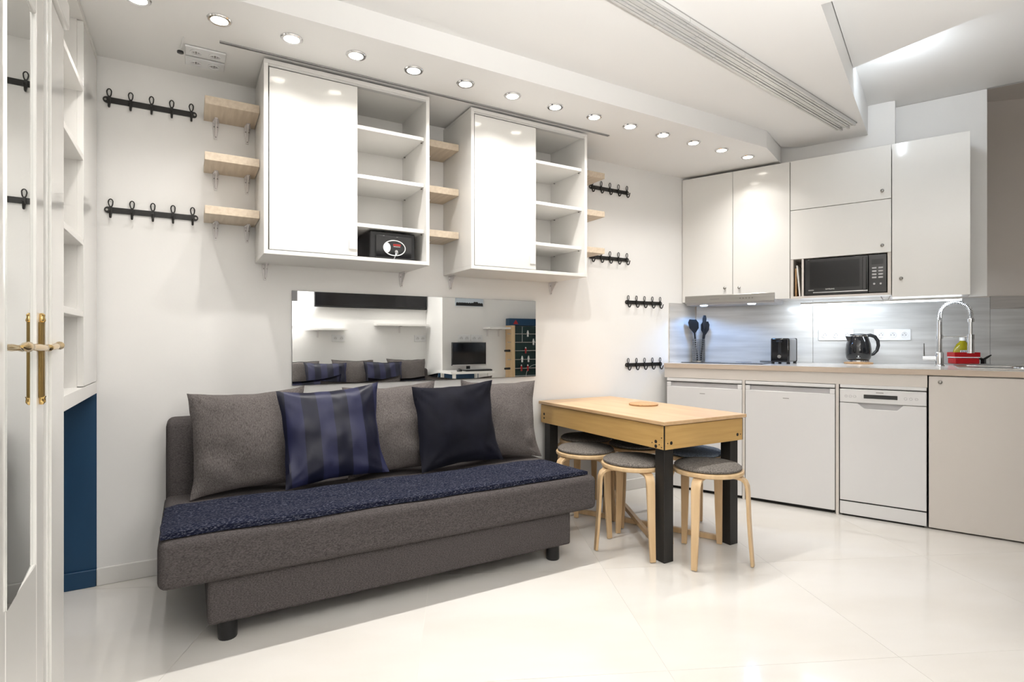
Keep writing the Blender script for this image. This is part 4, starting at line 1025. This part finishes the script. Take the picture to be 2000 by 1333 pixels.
for r_ in range(4): G(o).box(2.588, 2.892, 0.428 + r_ * 0.027, 0.450 + r_ * 0.027, 0.748, 0.752).make('key_row', GPLAS, t)
g = G((2.525, 0.49, 0.7305)); g.lathe([(0.0, 0), (0.028, 0), (0.030, 0.008), (0.024, 0.020), (0.012, 0.028), (0, 0.030)], (2.525, 0.49, 0.7305), 18)
tag(g.make('mouse', BLACKP, smooth=True), 'black computer mouse beside the keyboard', 'mouse')
# football table standing on end
o = (3.62, 0.25, 0)
t = thing('football_table', 'dark green football table standing upright against the mirrored wall', 'football table', o)
G(o).box(3.335, 3.95, 0.155, 0.26, 0.02, 1.235).make('field', GREEN, t)
G(o).box(3.285, 3.335, 0.155, 0.30, 0.0, 1.245).make('side_rail', BEECH, t, bevel=0.002)
G(o).box(3.950, 4.000, 0.155, 0.30, 0.0, 1.245).make('side_rail', BEECH, t, bevel=0.002)
G(o).box(3.290, 3.99, 0.155, 0.24, 1.246, 1.330).make('end_board', BLUE, t, bevel=0.002)
G(o).xprism([(3.345, 1.262), (3.415, 1.262), (3.395, 1.295), (3.38, 1.312), (3.365, 1.295)], 0.240, 0.2412).make('red_mark', RED, t)
g = G(o)
for (x0, x1, z0, z1) in ((3.455, 3.460, 1.05, 1.235), (3.455, 3.84, 1.045, 1.050), (3.34, 3.95, 0.64, 0.645)): g.box(x0, x1, 0.260, 0.2608, z0, z1)
g.ring([(3.643 + 0.13 * cos(a), 0.2605, 0.642 + 0.13 * sin(a)) for a in [2 * pi * k / 32 for k in range(32)]], 0.0022, 4, closed=True)
g.make('field_line', WHITEINK, t)
for k, z in enumerate((1.145, 1.045, 0.945, 0.84, 0.735, 0.53, 0.36)):
    rd = G(o).ring([(3.24, 0.287, z), (4.04, 0.287, z)], 0.006, 8).make('rod', CHROME, t, smooth=True)
    if k in (2, 4, 6): G(o).ring([(3.27, 0.287, z), (3.20, 0.287, z)], [0.014, 0.012], 10).make('grip', BLACKP, rd, smooth=True)
    for x in ((3.52,), (3.60,), (3.49, 3.66), (3.44, 3.53), (3.43, 3.52, 3.7), (3.5, 3.7), (3.5, 3.7))[k]:
        pl = G(o).lathe([(0.004, -0.035), (0.011, -0.030), (0.009, -0.005), (0.014, 0.012), (0.010, 0.024), (0.0, 0.026)], (x, 0.287, z), 10).make('player', RED if k in (2, 4, 6) else WPLAS, rd, smooth=True)
        G(o).lathe([(0, 0.024), (0.008, 0.028), (0.009, 0.036), (0.0, 0.045)], (x, 0.287, z), 10).make('head', WPLAS, pl, smooth=True)
